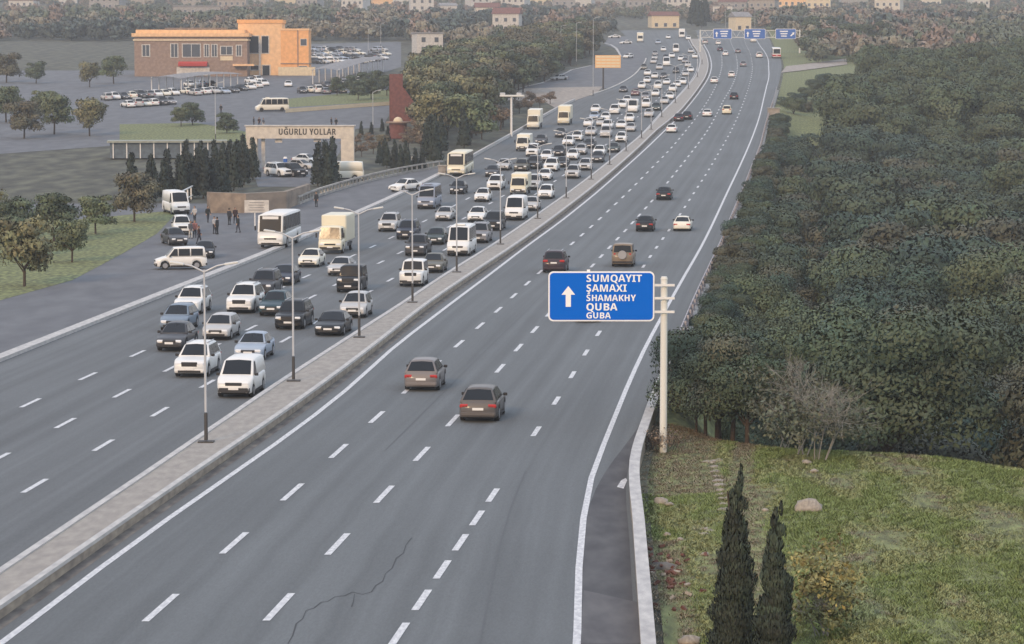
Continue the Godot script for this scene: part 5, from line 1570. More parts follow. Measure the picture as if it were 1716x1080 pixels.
		for k in 3:
			part(pn, "lettering_bar", box(Vector3(2.6 - 0.4 * k, 0.34, 0.02)), M.letter, Vector3(0.5 if q[2] > 0 else -0.6, 0.8 - 0.75 * k, 0.09))

func inside(poly: PackedVector2Array, x: float, d: float) -> bool:
	return Geometry2D.is_point_in_polygon(Vector2(x, d), poly)

func as_poly(list: Array) -> PackedVector2Array:
	var out := PackedVector2Array()
	for p in list:
		out.append(Vector2(p[0], p[1]))
	return out

func on_road(x: float, d: float) -> bool:
	if d > 1120.0:
		var bend := (d - 1120.0) * (d - 1120.0) * 0.0012
		return x > course("left", 1120.0) - 4.0 - bend and x < course("rail", 1120.0) + 4.0 - bend and d < 1320.0
	return x > course("left", d) - 4.0 and x < course("rail", d) + 3.5

func build_plants() -> void:
	make_tree_kinds()
	# the wood beside the open road: nearest rows first
	var spots := []
	var d := 121.0
	while d < 680.0:
		var gap := 7.4 if d < 260.0 else (8.2 if d < 400.0 else 9.0)
		var x := course("rail", d) + 4.4 + rng.randf() * 1.0
		while x < 0.205 * d + 6.0:
			var px := x + rng.randf_range(-0.9, 1.8)
			var pd := d + rng.randf_range(-2.4, 2.4)
			var off := px - course("rail", pd)
			if off > 4.0 and pd > 124.5 - off * 0.55 + (2.0 if off < 12.0 else 4.0) and not (px / pd * 4500.0 < 550.0 and pd > 440.0 + (px / pd * 4500.0 - 442.0) * 0.7):
				spots.append([pd, px, off])
			x += gap
		d += gap * 0.92
	spots.sort_custom(func(a, b): return a[0] < b[0])
	var rest := []
	var tints := ["olive green", "yellowish green", "deep green", "brownish"]
	for i in spots.size():
		var q: Array = spots[i]
		var s := rng.randf_range(0.80, 1.50)
		if q[2] < 12.0:
			if q[0] < 152.0 and q[2] < 9.0:
				s = minf(s, 0.46)
			s = minf(s, 0.78 + 0.065 * (q[2] - 3.5))
		if i < 230:
			var k := rng.randi() % 4
			var row := "at the very edge of" if q[2] < 5.5 else ("a few rows inside" if q[2] < 16.0 else "deep inside")
			var reach := "near the big blue sign" if q[0] < 165.0 else ("level with the ivory sedan" if q[0] < 270.0 else "near the green slope")
			tree("near pine" if q[0] < 215.0 else "pine", k, q[1], q[0], s, "%s pine %s the roadside wood, %s" % [tints[k], row, reach], "pines %s the roadside wood %s: %d" % [row, reach, k])
		else:
			rest.append(placed(q[1], q[0], s))
	d = 141.0
	while d < 500.0:
		var off := rng.randf_range(1.9, 3.0)
		tree("near pine" if d < 215.0 else "pine", rng.randi(), course("rail", d) + off, d, rng.randf_range(0.36, 0.50), "low pine shrub hugging the guard rail, %s" % ("near the big blue sign" if d < 165.0 else ("level with the ivory sedan" if d < 300.0 else "near the green slope")), "low pine shrubs along the guard rail", "pine_shrub", 0.35)
		d += rng.randf_range(2.6, 4.2) * (1.0 if d < 300.0 else 1.3)
	for p in [[1170.0, 128.0, 0.38], [1186.0, 127.0, 0.55], [1205.0, 126.0, 0.74], [1230.0, 124.5, 0.74], [1256.0, 123.0, 0.66], [1210.0, 132.0, 0.9]]:
		tree("near pine", rng.randi(), (p[0] - 858.0) / 4500.0 * p[1], p[1], p[2], "dark green pine just behind the grass ridge near the big sign post", "pines just behind the grass ridge")
	if rest.size():
		scatter("distant_wood", tree_kinds["pine"][1][0], M.leaf, rest, "far part of the pine wood beside the open road", "wood")
	# olive wood in the middle left
	var poly := as_poly([[-13.91, 406.97], [-11.94, 378.75], [-10.50, 381.31], [-5.81, 415.58], [-0.83, 469.48], [-0.76, 572.90], [6.56, 630.39], [11.43, 737.99], [22.15, 788.41], [31.54, 977.44], [8.26, 889.65], [-3.07, 770.86], [-14.61, 673.36], [-22.65, 616.34], [-19.25, 517.10]])
	spots = []
	d = 372.0
	while d < 960.0:
		var gap := 5.6 if d < 520.0 else 7.0
		var x := -40.0
		while x < 45.0:
			var px := x + rng.randf_range(-1.8, 1.8)
			var pd := d + rng.randf_range(-2.0, 2.0)
			if inside(poly, px, pd) and px < course("left", pd) - 3.0:
				spots.append([pd, px])
			x += gap
		d += gap * 1.25
	for q in spots:
		var dd: float = q[0]
		if dd < 430.0:
			tree("dark", rng.randi(), q[1], dd, rng.randf_range(0.65, 0.95), "dark conifer in the hedge of the middle wood behind the cream coach", "dark conifers at the front of the middle wood")
		elif dd < 520.0 and rng.randf() < 0.6:
			tree("bare", rng.randi(), q[1], dd, rng.randf_range(0.6, 0.9), "thin tan half bare tree in front of the middle wood", "thin tan trees of the middle wood")
		else:
			var k := rng.randi() % 4
			var depth := "front part" if dd < 560.0 else ("heart" if dd < 680.0 else "far end")
			tree("broad", k, q[1], dd, rng.randf_range(0.85, 1.4), "%s tree in the %s of the middle wood" % [["olive green", "yellow brown", "dark green", "dull brown"][k], depth], "trees in the %s of the middle wood: %d" % [depth, k])
	# conifers round the archway and along the hedge at the left
	for q in [[[-39.53, 321.02], [-38.48, 323.04], [-37.19, 323.04], [-36.19, 325.07], [-35.34, 329.20], [-34.85, 336.62], [-34.64, 346.50], [-34.39, 356.80], [-43.41, 357.97], [-41.85, 360.32], [-40.11, 362.70], [-38.48, 366.31], [-37.09, 371.21], [-42.85, 317.03], [-41.34, 319.02], [-44.68, 315.07], [-40.52, 337.70], [-38.74, 339.87], [-37.17, 344.27], [-36.22, 354.47], [-41.34, 333.41], [-42.82, 333.41], [-44.39, 331.30], [-40.77, 347.63]]]:
		for p in q:
			tree("dark", rng.randi(), p[0], p[1], rng.randf_range(0.62, 0.78), "dark conifer in the dense hedge left of the archway", "dark conifers of the hedge left of the archway")
	for p in [[-24.86, 344.27], [-24.17, 347.63], [-23.47, 351.03], [-23.26, 339.87]]:
		tree("dark", rng.randi(), p[0], p[1], rng.randf_range(0.72, 0.80), "tall dark conifer in the clump inside the archway", "dark conifers inside the archway")
	for p in [[-23.89, 398.60], [-22.76, 406.97], [-21.34, 412.68], [-20.53, 424.46], [-23.09, 433.59], [-24.83, 430.52], [-16.39, 439.84], [-16.09, 459.31], [-14.41, 424.46], [-17.37, 483.51], [-14.74, 443.00], [-16.39, 424.46], [-15.20, 469.48]]:
		tree("bare", rng.randi(), p[0], p[1], rng.randf_range(0.34, 0.5), "low reddish tan shrub right of the archway", "tan shrubs right of the archway")
	for p in [[-19.11, 387.83], [-17.78, 381.31], [-16.59, 377.48], [-15.49, 374.95], [-14.44, 373.70], [-13.49, 374.95], [-12.53, 376.21], [-18.80, 395.87], [-16.99, 390.49], [-15.27, 386.52]]:
		tree("dark", rng.randi(), p[0], p[1], rng.randf_range(0.38, 0.5), "low dark conifer in the hedge behind the balustrade", "low dark conifers behind the balustrade")
	for p in [[-24.21, 462.67], [-22.69, 469.48], [-25.77, 459.31], [-20.44, 443.00]]:
		tree("dark", rng.randi(), p[0], p[1], rng.randf_range(0.28, 0.36), "dark green shrub between the square and the red pylon", "dark shrubs before the red pylon")
	for p in [[-38.78, 597.68], [-35.94, 605.54], [-33.42, 613.60], [-31.26, 624.69], [-27.79, 597.68], [-30.45, 582.56], [-33.01, 577.69]]:
		tree("broad", 2, p[0], p[1], rng.randf_range(0.55, 0.75), "dark round tree on the verge beside the long parking shelter", "dark round trees on the verge")
	for p in [[-40.24, 285.75], [-41.76, 268.85], [-44.17, 258.39], [-44.69, 239.45], [-38.19, 232.30], [-37.75, 207.02], [-51.27, 262.36]]:
		tree("broad", rng.randi(), p[0], p[1], rng.randf_range(0.5, 0.8), "green tree on the lawn left of the forecourt", "trees on the left lawn")
	for p in [[-82.13, 452.69], [-79.08, 464.36], [-72.12, 459.31], [-93.97, 499.95], [-88.40, 509.39], [-99.72, 636.19], [-96.74, 654.25], [-115.57, 654.25], [-123.98, 660.50]]:
		tree("broad", rng.randi(), p[0], p[1], rng.randf_range(0.6, 1.0), "tree on the left side of the upper square", "trees on the left of the upper square")
	tree("broad", 2, -58.52, 492.55, 0.62, "round dark green bush on the lawn, left of two", "", "round_bush", 0.5)
	tree("broad", 2, -49.58, 467.76, 0.55, "round dark green bush on the lawn, right of two", "", "round_bush", 0.5)
	tree("broad", 0, -59.93, 487.10, 0.5, "pale green bush at the left end of the lawn", "", "round_bush")
	for p in [[3.19, 533.09], [5.71, 547.90], [7.99, 563.55], [3.96, 558.99], [1.41, 529.00]]:
		tree("bare", rng.randi(), p[0], p[1], rng.randf_range(0.35, 0.5), "low brown shrub between the roadside and the sandy forecourt", "brown shrubs by the forecourt")
	for p in [[5.46, 666.87], [7.04, 676.65], [8.66, 686.73], [10.34, 697.11], [4.37, 657.36], [11.96, 711.44]]:
		tree("bare", 1, p[0], p[1], rng.randf_range(0.45, 0.6), "reddish tan bare tree behind the kerb of the slip road", "bare trees behind the slip road")
	# roadside trees further up
	for p in [[93.17, 835.99], [95.36, 826.02], [101.42, 846.20], [107.40, 856.66], [101.74, 913.08], [104.97, 913.08], [111.27, 925.27], [108.02, 977.44], [112.19, 991.41], [119.37, 1005.78], [113.54, 867.38], [122.34, 889.65]]:
		tree("broad", 2, p[0], p[1], rng.randf_range(1.0, 1.35), "dark tree behind the green slope at the upper right", "dark trees behind the green slope")
	for p in [[56.96, 558.99], [61.16, 577.69], [65.95, 602.90], [70.54, 624.69], [75.18, 648.12], [56.62, 541.45], [60.44, 554.50], [65.22, 572.90], [69.22, 587.52]]:
		tree("pine", rng.randi(), p[0], p[1], rng.randf_range(0.42, 0.6), "low round shrub at the edge of the green slope", "shrubs at the edge of the green slope", "", 0.9)
	for p in [[81.94, 1196.53], [82.63, 1176.26], [81.22, 1217.51], [88.69, 1239.24], [92.55, 1360.61]]:
		tree("dark", rng.randi(), p[0], p[1], rng.randf_range(1.5, 2.0), "dark tall conifer left of the overhead signs", "dark conifers left of the overhead signs")
	# the wooded hillside, one mass
	var kinds := [[], [], [], []]
	var low := []
	var cols := [[0.115, 0.128, 0.085], [0.170, 0.155, 0.110], [0.070, 0.086, 0.075], [0.270, 0.210, 0.165]]
	for c in cols:
		low.append(leaves(crown_lobes(4.0, 6.5, 8, 0.4), 420, 0.75, c, 0.4))
	var patchy := FastNoiseLite.new()
	patchy.seed = 5
	patchy.frequency = 0.006
	d = 780.0
	while d < 2700.0:
		var gap := 9.0 if d < 1500.0 else 12.0
		var half := d * 0.2 + 25.0
		var x := -half
		while x < half:
			var px := x + rng.randf_range(-3.0, 3.0)
			var pd := d + rng.randf_range(-3.5, 3.5)
			x += gap
			if on_road(px, pd) or inside(poly, px, pd):
				continue
			var u := px / pd * 4500.0 + 858.0
			if pd < 1060.0 and (u < 690.0 and pd < 985.0 or u > 840.0 and px < course("rail", pd) + 10.0 or u > 690.0 and u < 1100.0 and pd < 900.0):
				continue
			var clear := false
			for h in get_children():
				if h is Node3D and str(h.name).begins_with("house") and absf(h.position.x - px) < 11.0 and -h.position.z - pd > -6.0 and -h.position.z - pd < 75.0:
					clear = true
					break
			if clear:
				continue
			var v := patchy.get_noise_2d(px, pd * 0.5)
			var k := 0 if v > 0.12 else (2 if v < -0.18 else 1)
			if rng.randf() < 0.13:
				k = 3
			kinds[k].append(placed(px, pd, rng.randf_range(0.75, 1.25) * (1.0 if pd < 1250.0 else 0.62), 0.3))
		d += gap * 1.2
	var words := ["hazy green trees of the far hillside", "hazy olive trees of the far hillside", "hazy dark trees of the far hillside", "hazy brown trees of the far hillside"]
	for k in 4:
		scatter("hillside_forest", low[k], M.leaf, kinds[k], words[k], "forest")

func build_furniture() -> void:
	# the big blue sign on its single post
	var d := 118.4
	var sx := (1114.0 - 858.0) / 4500.0 * d
	var t := thing("road_sign", "big blue direction sign with white place names and an upward arrow on one cream post", "road sign", Vector3(sx, height(d) - 0.4, -d))
	var px := d / 4500.0
	part(t, "post", tube(0.165, 0.15, 8.0, 16), M.cream_post, Vector3(0, 4.0, 0))
	part(t, "post_cap", tube(0.17, 0.12, 0.12, 16), M.cream_post, Vector3(0, 8.05, 0))
	var cy := (755.0 - 494.5) * px + 0.4
	for v in [476.0, 498.0, 521.0]:
		part(t, "bracket_arm", box(Vector3(5.0, 0.10, 0.10)), M.white_steel, Vector3(-2.05, (755.0 - v) * px + 0.4, 0.20))
	var bd := part(t, "panel", rounded_panel(178 * px, 84 * px, 0.22, 0.05), M.letter, Vector3((1008.0 - 1114.0) * px, cy, 0.27))
	part(bd, "blue_face", rounded_panel(173 * px, 79 * px, 0.17, 0.02), M.sign_blue, Vector3(0, 0, 0.05))
	part(bd, "arrow", slab(arrow_outline(23 * px, 35 * px), 0.012), M.letter, Vector3((952.5 - 1008.0) * px, 0, 0.07))
	for q in [["SUMQAYIT", 464.0, 93.0, 12.0], ["ŞAMAXI", 480.5, 67.5, 12.0], ["SHAMAKHY", 497.0, 83.0, 10.5], ["QUBA", 512.0, 52.0, 12.0], ["GUBA", 526.5, 41.0, 10.0]]:
		lettering(bd, q[0], q[3] * px, q[2] * px, Vector3((983.0 - 1008.0) * px, (494.5 - q[1]) * px, 0.072), M.letter)
	part(bd, "top_clip", box(Vector3(0.14, 0.10, 0.06)), M.letter, Vector3(-0.57, 43.0 * px, -0.02))
	# lamp posts along the median
	var names := ["first", "second", "third", "fourth", "fifth", "sixth", "seventh", "eighth", "ninth", "tenth", "eleventh", "twelfth", "thirteenth", "fourteenth", "fifteenth", "sixteenth", "seventeenth", "eighteenth"]
	var ld := LAMPS
	for i in ld.size():
		var dd: float = ld[i]
		lamp_post(course("kl", dd) + 0.75, dd, 7.6, 2, 0.0, "double armed grey lamp post on the median, %s one counted from the bridge" % names[i], 0.41)
	# tall single lamps by the wood
	for q in [[13.83, 762.37, 11.0, "tall single lamp post left of two beyond the slip road kerb"], [18.11, 758.20, 12.0, "tall single lamp post right of two beyond the slip road kerb"], [17.92, 595.11, 17.0, "very tall white lamp mast beside the orange board"], [11.23, 977.44, 6.0, "short lamp post with its head above the middle wood"], [-24.26, 469.48, 7.0, "white lamp post by the dark shrubs of the upper square"], [-48.84, 443.00, 9.5, "thin white lamp post on the lawn"], [88.54, 1119.36, 9.0, "white lamp post above the left overhead sign"], [100.66, 1119.36, 10.0, "white lamp post above the middle overhead sign"], [116.93, 1084.38, 6.5, "white lamp post right of the overhead signs"], [-45.10, 846.20, 8.0, "white lamp post over the parking lot, nearer one"], [-44.41, 913.08, 8.0, "white lamp post over the parking lot, farther one"]]:
		lamp_post(q[0], q[1], q[2], 1, 0.0, q[3], 0.0, "tall_lamp", "single lamp posts away from the median")
	var tp := [-0.10, 457.64]
	t = thing("twin_lamp", "white mast with a broad flat double lamp head at the roadside trees", "lamp post", Vector3(tp[0], height(tp[1]), -tp[1]))
	part(t, "pole", tube(0.2, 0.17, 6.8, 12), M.white_steel, Vector3(0, 3.4, 0))
	part(t, "lamp_head", rounded(Vector3(4.2, 0.35, 0.9)), M.pale_steel, Vector3(0.1, 6.9, 0))
	part(t, "floodlight", rounded(Vector3(0.9, 0.5, 0.6)), M.steel, Vector3(-1.5, 7.2, 0))
	part(t, "floodlight", rounded(Vector3(0.9, 0.5, 0.6)), M.steel, Vector3(1.3, 7.2, 0))
	# orange board
	var bp := [21.07, 621.88]
	t = thing("price_board", "orange and cream gridded board on one dark post on the slip road", "board", Vector3(bp[0], height(bp[1]), -bp[1]))
	part(t, "post", tube(0.2, 0.2, 5.2, 10), M.dark_steel, Vector3(0, 2.6, 0))
	var b := part(t, "board", box(Vector3(5.9, 2.9, 0.3)), M.board, Vector3(1.05, 6.55, 0.2))
	for i in 4:
		part(b, "row", box(Vector3(5.4, 0.34, 0.06)), M.board_bar, Vector3(0, 1.05 - 0.7 * i, 0.17))
	for i in 4:
		part(b, "divider", box(Vector3(0.10, 2.6, 0.06)), M.board, Vector3(-1.6 + 1.15 * i, 0, 0.18))
	# parapet and guard rail of the open road
	t = thing("parapet", "low pale concrete parapet bending beside the hard shoulder", "parapet")
	part(t, "wall", wall_run(along("rail"), along("rail", 0.36), 30, 152, 0.62, -0.8, 3.0), M.wall)
	part(t, "coping", wall_run(along("rail", -0.03), along("rail", 0.40), 30, 152, 0.74, 0.62, 3.0), M.kerb)
	t = thing("guard_rail", "long steel guard rail on posts between the open road and the wood", "guard rail")
	part(t, "beam", wall_run(along("rail", 0.02), along("rail", 0.10), 152, 620, 0.84, 0.50, 6.0), M.rail)
	part(t, "lower_beam", wall_run(along("rail", 0.12), along("rail", 0.16), 152, 620, 0.36, 0.22, 6.0), M.rail)
	part(t, "footing", wall_run(along("rail", -0.1), along("rail", 0.55), 152, 620, 0.10, -1.6, 6.0), M.concrete)
	for dd in every(153.0, 560.0, 4.0):
		part(t, "post", box(Vector3(0.12, 1.0, 0.14)), M.rail, Vector3(course("rail", dd) + 0.2, height(dd) + 0.42, -dd))
	var ep := [49.05, 517.10]
	t = thing("barrier_block", "tan concrete block at the far end of the guard rail", "block", Vector3(ep[0] + 1.2, height(ep[1]), -ep[1]))
	part(t, "block", rounded(Vector3(2.2, 1.6, 2.0)), M.sand, Vector3(0, 0.8, 0))
	part(t, "cap", box(Vector3(2.5, 0.15, 2.3)), M.concrete, Vector3(0, 1.68, 0))
	var cp := [7.75, 140.81]
	t = thing("control_box", "small black box on a stub post beside the parapet", "box", Vector3(cp[0] + 0.55, height(cp[1]), -cp[1]))
	part(t, "post", tube(0.05, 0.05, 0.9, 8), M.dark_steel, Vector3(0, 0.45, 0))
	part(t, "case", rounded(Vector3(0.35, 0.55, 0.3)), M.dark_steel, Vector3(0, 1.05, 0))

func build_parked() -> void:
	# cars under and around the left shelter, the right shelter and in the lot behind the orange building
	var spots := [
		["cars parked in front of the brown building", "parked in front of the brown building", [[-72.89, 602.90], [-70.41, 597.68], [-68.89, 602.90], [-67.04, 605.54], [-64.90, 605.54], [-63.30, 610.89], [-62.23, 619.10], [-60.86, 624.69], [-60.01, 633.28], [-59.27, 642.10], [-76.05, 636.19], [-73.86, 639.13], [-71.59, 639.13], [-62.58, 663.67], [-63.43, 654.25], [-75.18, 597.68], [-76.70, 595.11], [-78.21, 592.56], [-79.71, 590.03], [-81.19, 587.52], [-82.66, 585.03], [-84.12, 582.56], [-85.57, 580.12], [-87.01, 577.69], [-71.36, 561.26], [-72.81, 558.99], [-74.25, 556.73], [-75.67, 554.50], [-77.08, 552.28], [-78.48, 550.08]], 0.5],
		["cars parked at the right shelter", "parked at the long pale shelter", [[-47.41, 608.20], [-45.86, 610.89], [-43.90, 608.20], [-41.97, 605.54], [-40.31, 610.89], [-38.52, 608.20], [-43.46, 633.28], [-42.16, 639.13], [-40.56, 645.10], [-38.74, 648.12], [-37.36, 654.25], [-35.96, 660.50], [-35.00, 670.10]], 0.3],
		["cars parked in the lot behind the orange building", "parked in the crowded lot behind the orange building", [[-65.25, 878.37], [-62.92, 878.37], [-60.98, 883.97], [-58.26, 878.37], [-56.29, 883.97], [-53.60, 878.37], [-51.27, 878.37], [-62.50, 846.20], [-59.70, 841.06], [-57.63, 846.20], [-54.87, 841.06], [-52.77, 846.20], [-50.03, 841.06], [-47.90, 846.20], [-58.53, 806.78], [-56.21, 806.78], [-54.20, 811.51], [-51.57, 806.78], [-49.54, 811.51], [-47.02, 811.51], [-56.58, 775.18], [-54.36, 775.18], [-52.42, 779.54], [-50.18, 779.54], [-48.21, 783.95], [-44.28, 878.37], [-42.34, 878.37], [-42.86, 821.13], [-40.92, 826.02], [-39.62, 841.06], [-42.20, 788.41], [-40.34, 792.93], [-38.90, 806.78], [-43.45, 779.54]], 0.9]]
	var tints := ["white", "white", "silver", "dark grey", "white", "pale blue", "black", "grey", "ivory"]
	var kinds := ["sedan", "hatch", "suv", "sedan"]
	var words := {"sedan": "sedan", "hatch": "hatchback", "suv": "SUV"}
	for s in spots:
		var i := 0
		for p in s[2]:
			var c: String = tints[rng.randi() % tints.size()]
			var k: String = kinds[rng.randi() % 4]
			vehicle(k, c, p[0], p[1], s[3] + rng.randf_range(-0.08, 0.08) + (PI if rng.randf() < 0.3 else 0.0), "%s %s %s" % [c, words[k], s[1]], "%s: %s %s" % [s[0], c, words[k]])
			i += 1

func build_people() -> void:
	var dark := Color(0.022, 0.024, 0.03)
	var looks := [
		[Color(0.03, 0.032, 0.04), dark, 0.0, 0.0], [Color(0.05, 0.03, 0.028), Color(0.03, 0.035, 0.05), 0.22, 0.6], [Color(0.42, 0.42, 0.42), Color(0.025, 0.03, 0.04), 0.05, 0.9],
		[Color(0.025, 0.03, 0.028), Color(0.04, 0.045, 0.06), -0.18, 0.3], [Color(0.30, 0.13, 0.11), dark, 0.06, 0.4], [Color(0.10, 0.10, 0.11), Color(0.50, 0.50, 0.48), 0.1, 0.2]]
	var meshes := []
	for l in looks:
		meshes.append(person_mesh(body_bones(l[0], l[1], Color(0.015, 0.012, 0.01), l[2], l[3])))
	for q in [[-32.32, 284.89, 3, 0.6, "person in dark clothes standing against the end of the tan wall"], [-33.71, 284.89, 2, -0.4, "person in a pale jacket standing beside the white railing"], [-29.85, 268.85, 2, 0.9, "person in a pale top standing with a dark companion, left of the pair"], [-29.47, 268.03, 0, -2.0, "person in black standing with a companion in a pale top, right of the pair"], [-29.68, 281.44, 0, 2.6, "person in black standing alone before the middle of the tan wall"], [-27.63, 270.50, 3, -1.2, "person in dark clothes walking nearest the white coach"], [-29.23, 283.16, 1, 0.3, "person in a brown jacket behind the one walking near the coach"], [-29.83, 255.26, 1, 1.5, "person in a dark brown jacket standing beside the black sedan"], [-31.16, 263.17, 4, 0.2, "person in a reddish top standing beside the white SUV"], [-31.48, 262.36, 5, 0.8, "person in grey with pale trousers beside the white SUV"], [-22.48, 308.33, 0, -0.5, "person in black walking alone by the low balustrade"], [-45.62, 485.30, 1, 0.4, "person far off on the upper square, left above the archway"], [-44.70, 483.51, 5, 0.9, "person in pale trousers far off on the upper square above the archway"], [-46.76, 487.10, 0, 1.9, "small dark person far off on the upper square, leftmost above the archway"], [-57.20, 529.00, 3, 0.2, "lone dark person on the square near the lawn bush"], [-32.60, 485.30, 0, 1.2, "dark person above the right end of the archway"], [-31.62, 483.51, 3, 0.4, "walking person above the right pylon of the archway"]]:
		var o := part(self, "person", meshes[q[2]], M.cloth, Vector3(q[0], height(q[1]), -q[1]), Vector3(0, q[3], 0))
		tag(o, q[4], "person")

func build_right_knoll() -> void:
	# foreground: two cypresses, a yellowing bush, a bare tree, stones and rubble on the grass
	var lean := [Vector3(0.0, 0, 0), Vector3(0.1, 0, 0)]
	for q in [[1235.0, 780.0, 0.72, 8.8, "tall dark narrow cypress in the foreground grass, taller one on the left"], [1303.0, 843.0, 0.60, 8.2, "dark narrow cypress in the foreground grass, shorter one on the right"]]:
		var d := 76.0 if q[1] < 800.0 else 74.0
		var x: float = (q[0] - 858.0 + (24.0 if q[1] < 800.0 else 0.0) * 0.0) / 4500.0 * d
		var y0 := ground_y(x, d)
		var ytop: float = CAM_H + (110.0 - q[1]) / 4500.0 * d
		var h := ytop - y0
		var lobes := []
		for i in 22:
			var f := i / 21.0
			var r: float = q[2] * (1.0 - pow(f, 1.6)) * (0.84 + 0.12 * sin(i * 1.9)) + 0.05
			var a := rng.randf() * TAU
			lobes.append([Vector3(cos(a) * 0.10 + 0.10 * f, 0.4 + f * (h - 0.7), sin(a) * 0.10), Vector3(r, h * 0.055, r)])
			if i < 18:
				lobes.append([Vector3(cos(a + 2) * r * 0.55, 0.6 + f * (h - 0.9), sin(a + 2) * r * 0.55), Vector3(r * 0.5, h * 0.07, r * 0.5)])
		var t := thing("cypress", q[4], "tree", Vector3(x, y0, -d))
		part(t, "crown", leaves(lobes, 26000, 0.07, [0.034, 0.046, 0.027], 0.55, 0.75, 0.5), M.leaf)
		part(t, "trunk", trunk_mesh(h * 0.9, 0.14, 0.2, 3), M.bark)
	var bd := 78.0
	var bxx := (1388.0 - 858.0) / 4500.0 * bd
	var t := thing("yellow_bush", "yellowing loose bush at the right edge beside the shorter cypress", "bush", Vector3(bxx, ground_y(bxx, bd), -bd))
	var st := begin(true)
	for i in 7:
		branching(st, Vector3(rng.randf_range(-0.2, 0.2), -0.1, 0), Vector3(rng.randf_range(-0.7, 0.5), 1, rng.randf_range(-0.4, 0.4)).normalized(), 0.75, 0.025, 3)
	part(t, "branches", done(st), M.pale_bark)
	part(t, "foliage", leaves(crown_lobes(1.3, 2.6, 14, 0.3), 1500, 0.075, [0.27, 0.235, 0.085], 0.5, 0.0, 0.2), M.leaf)
	part(t, "green_foliage", leaves(crown_lobes(1.4, 1.6, 10, 0.0), 1300, 0.075, [0.17, 0.18, 0.07], 0.4, 0.0, 0.2), M.leaf)
	for q in [[1348.0, 115.0, 2.1, "pale barked bare tree with a tangle of white twigs on the right", 1.0], [1312.0, 118.5, 1.5, "smaller pale bare tree left of the tangled white one", 0.8], [1375.0, 113.0, 2.0, "pale bare tree at the right edge of the photo behind the grass ridge", 0.9]]:
		var x: float = (q[0] - 858.0) / 4500.0 * q[1]
		t = thing("bare_tree", q[3], "tree", Vector3(x, ground_y(x, q[1]) - 0.2, -q[1]))
		st = begin(true)
		for i in 5:
			branching(st, Vector3(rng.randf_range(-0.3, 0.3), 0, rng.randf_range(-0.3, 0.3)), Vector3(rng.randf_range(-0.45, 0.45), 1.0, rng.randf_range(-0.3, 0.3)).normalized(), q[2] * 0.92, 0.034 * q[4], 4)
		part(t, "branches", done(st), M.pale_bark)
		part(t, "foliage", leaves(crown_lobes(2.3, 3.4, 14, 0.5), 1500, 0.10, [0.085, 0.095, 0.060], 0.45, 0.0, 0.3), M.leaf)
	t = thing("dry_bush", "dry brown leafless bush at the foot of the big sign post", "bush", Vector3(6.54, ground_y(6.54, 118.62), -118.62))
	st = begin(true)
	for i in 16:
		branching(st, Vector3(rng.randf_range(-0.7, 0.9), -0.1, rng.randf_range(-0.8, 0.8)), Vector3(rng.randfn() * 0.5, 1, rng.randfn() * 0.5).normalized(), 0.55, 0.016, 3)
	part(t, "branches", done(st), M.bark)
	part(t, "leaves", leaves([[Vector3(0.2, 0.5, 0), Vector3(1.1, 0.7, 1.0)]], 900, 0.05, [0.16, 0.125, 0.09], 0.4, 0.2, 0.2), M.leaf)
	# rocks
	for q in [[5.86, 104.42, 0.30, "tan rounded rock in the grass near the parapet"], [6.16, 103.84, 0.18, "small pale rock touching the tan one near the parapet"], [11.20, 100.22, 0.55, "large tan boulder in the grass at the right edge"], [5.68, 97.09, 0.16, "whitish stone in the grass, alone below the tan rock"], [12.41, 111.90, 0.22, "pale rock on the far grass ridge"], [12.42, 109.29, 0.18, "low pale rock at the right end of the grass ridge"], [9.58, 100.49, 0.14, "pale stone between the two cypress tops"], [5.27, 78.62, 0.34, "brown rock at the bottom edge beside the parapet"], [6.76, 92.75, 0.14, "small pale stone beside the taller cypress"], [6.10, 96.10, 0.12, "tiny white stone left of the taller cypress"]]:
		var o := part(self, "rock", boulder(q[2], rng.randi() % 1000), M.stone, Vector3(q[0], ground_y(q[0], q[1]) + q[2] * 0.15, -q[1]), Vector3(0, rng.randf() * 6.0, 0))
		tag(o, q[3], "rock")
	# the worn row of paving stones
	t = thing("stone_path", "worn row of pale flat stones running up the grass", "path")
	for p in [[8.49, 114.64], [8.64, 114.29], [8.81, 114.46], [8.98, 114.64], [8.63, 113.08], [8.58, 111.74], [8.53, 110.42], [8.48, 109.13], [8.45, 107.88], [8.41, 106.65], [8.36, 105.45], [8.32, 104.27], [8.24, 102.98], [8.16, 101.72], [7.19, 98.12], [7.33, 97.60], [7.03, 97.09]]:
		var s := rng.randf_range(0.22, 0.36)
		part(t, "stone", boulder(s, rng.randi() % 1000), M.stone, Vector3(p[0], ground_y(p[0], p[1]) - s * 0.05, -p[1]), Vector3(0, rng.randf() * 6.0, 0)).scale.y = 0.4
	t = thing("rubble_heap", "heap of red brown broken bricks and earth against the parapet", "rubble")
	part(t, "soil", boulder(0.75, 77), M.dirt, Vector3(5.19, ground_y(5.19, 90.83) - 0.28, -90.83))
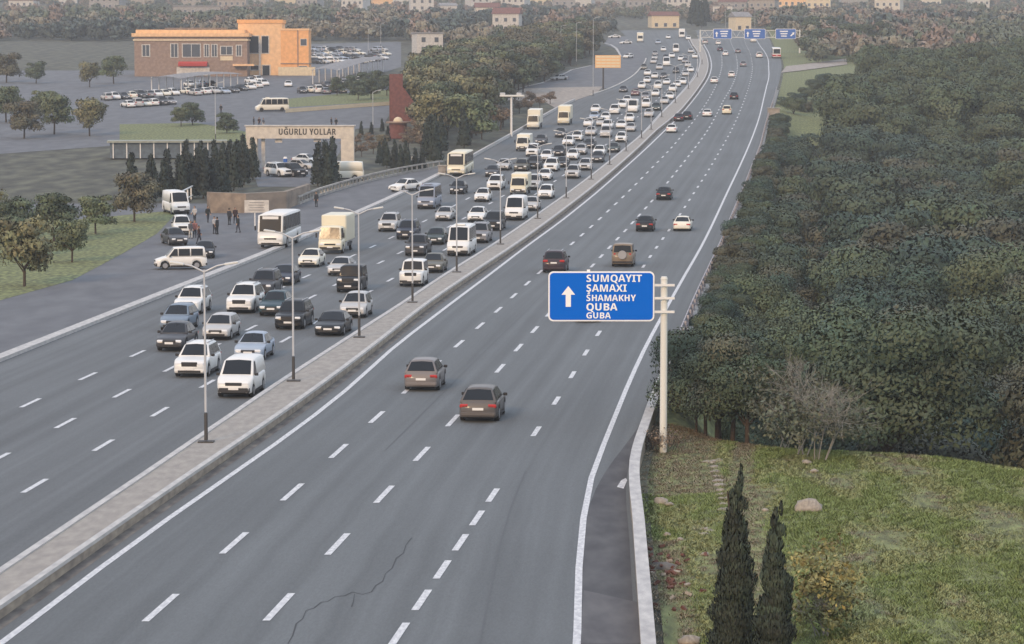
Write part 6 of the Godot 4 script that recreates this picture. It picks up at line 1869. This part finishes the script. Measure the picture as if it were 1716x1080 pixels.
	for i in 46:
		var q := [5.25, 89.73]
		var x: float = q[0] + rng.randfn() * 0.42
		var d: float = q[1] + rng.randfn() * 2.2
		x = maxf(x, course("rail", d) + 0.55)
		part(t, "brick", box(Vector3(0.22, 0.09, 0.11)), M.brick if rng.randf() < 0.75 else M.stone, Vector3(x, ground_y(x, d) + rng.randf_range(0.0, 0.08), -d), Vector3(rng.randfn() * 0.5, rng.randf() * 6.0, rng.randfn() * 0.5))
	# grass blades, dry stalks and litter over the knoll
	var gm := []
	for c in [[0.36, 0.44, 0.13], [0.44, 0.45, 0.18], [0.40, 0.31, 0.20]]:
		var vs := PackedVector3Array()
		var ns := PackedVector3Array()
		var cs := PackedColorArray()
		for i in 16:
			var a := rng.randf() * TAU
			var o := Vector3(rng.randfn() * 0.12, 0, rng.randfn() * 0.12)
			var s := Vector3(cos(a), 0, sin(a)) * 0.012
			var tip := o + Vector3(rng.randfn() * 0.07, rng.randf_range(0.04, 0.11), rng.randfn() * 0.07)
			var col := Color(c[0], c[1], c[2]) * rng.randf_range(0.7, 1.35)
			for v in [o - s, tip, o + s]:
				vs.append(v)
				ns.append((Vector3.UP + Vector3(rng.randfn(), 0, rng.randfn()) * 0.3).normalized())
				cs.append(col)
		gm.append(from_arrays(vs, ns, cs))
	var sets := [[], [], []]
	var bare := FastNoiseLite.new()
	bare.seed = 21
	bare.frequency = 0.16
	for i in 34000:
		var d := rng.randf_range(70.0, 128.0)
		var x := course("rail", d) + 0.5 + rng.randf() * 16.0
		var v := bare.get_noise_2d(x * 1.6, d * 0.6)
		var off := x - course("rail", d)
		var brown := (off < 1.8 and d < 96.0) or (d > 106.0 and off < 3.6 + 2.0 * v) or absf(off - 4.6 - (d - 110.0) * 0.02) < 0.5
		if brown:
			if rng.randf() < 0.5:
				sets[2].append(placed(x, d, rng.randf_range(0.7, 1.2)))
		elif v > -0.28:
			sets[0 if v > 0.02 else 1].append(placed(x, d, rng.randf_range(0.7, 1.25)))
		elif rng.randf() < 0.4:
			sets[2].append(placed(x, d, rng.randf_range(0.6, 1.0)))
	for k in 3:
		scatter("grass", gm[k], M.leaf, sets[k], ["fresh green grass on the knoll by the parapet", "dull green grass on the knoll by the parapet", "dry brown grass on the knoll by the parapet"][k], "grass")
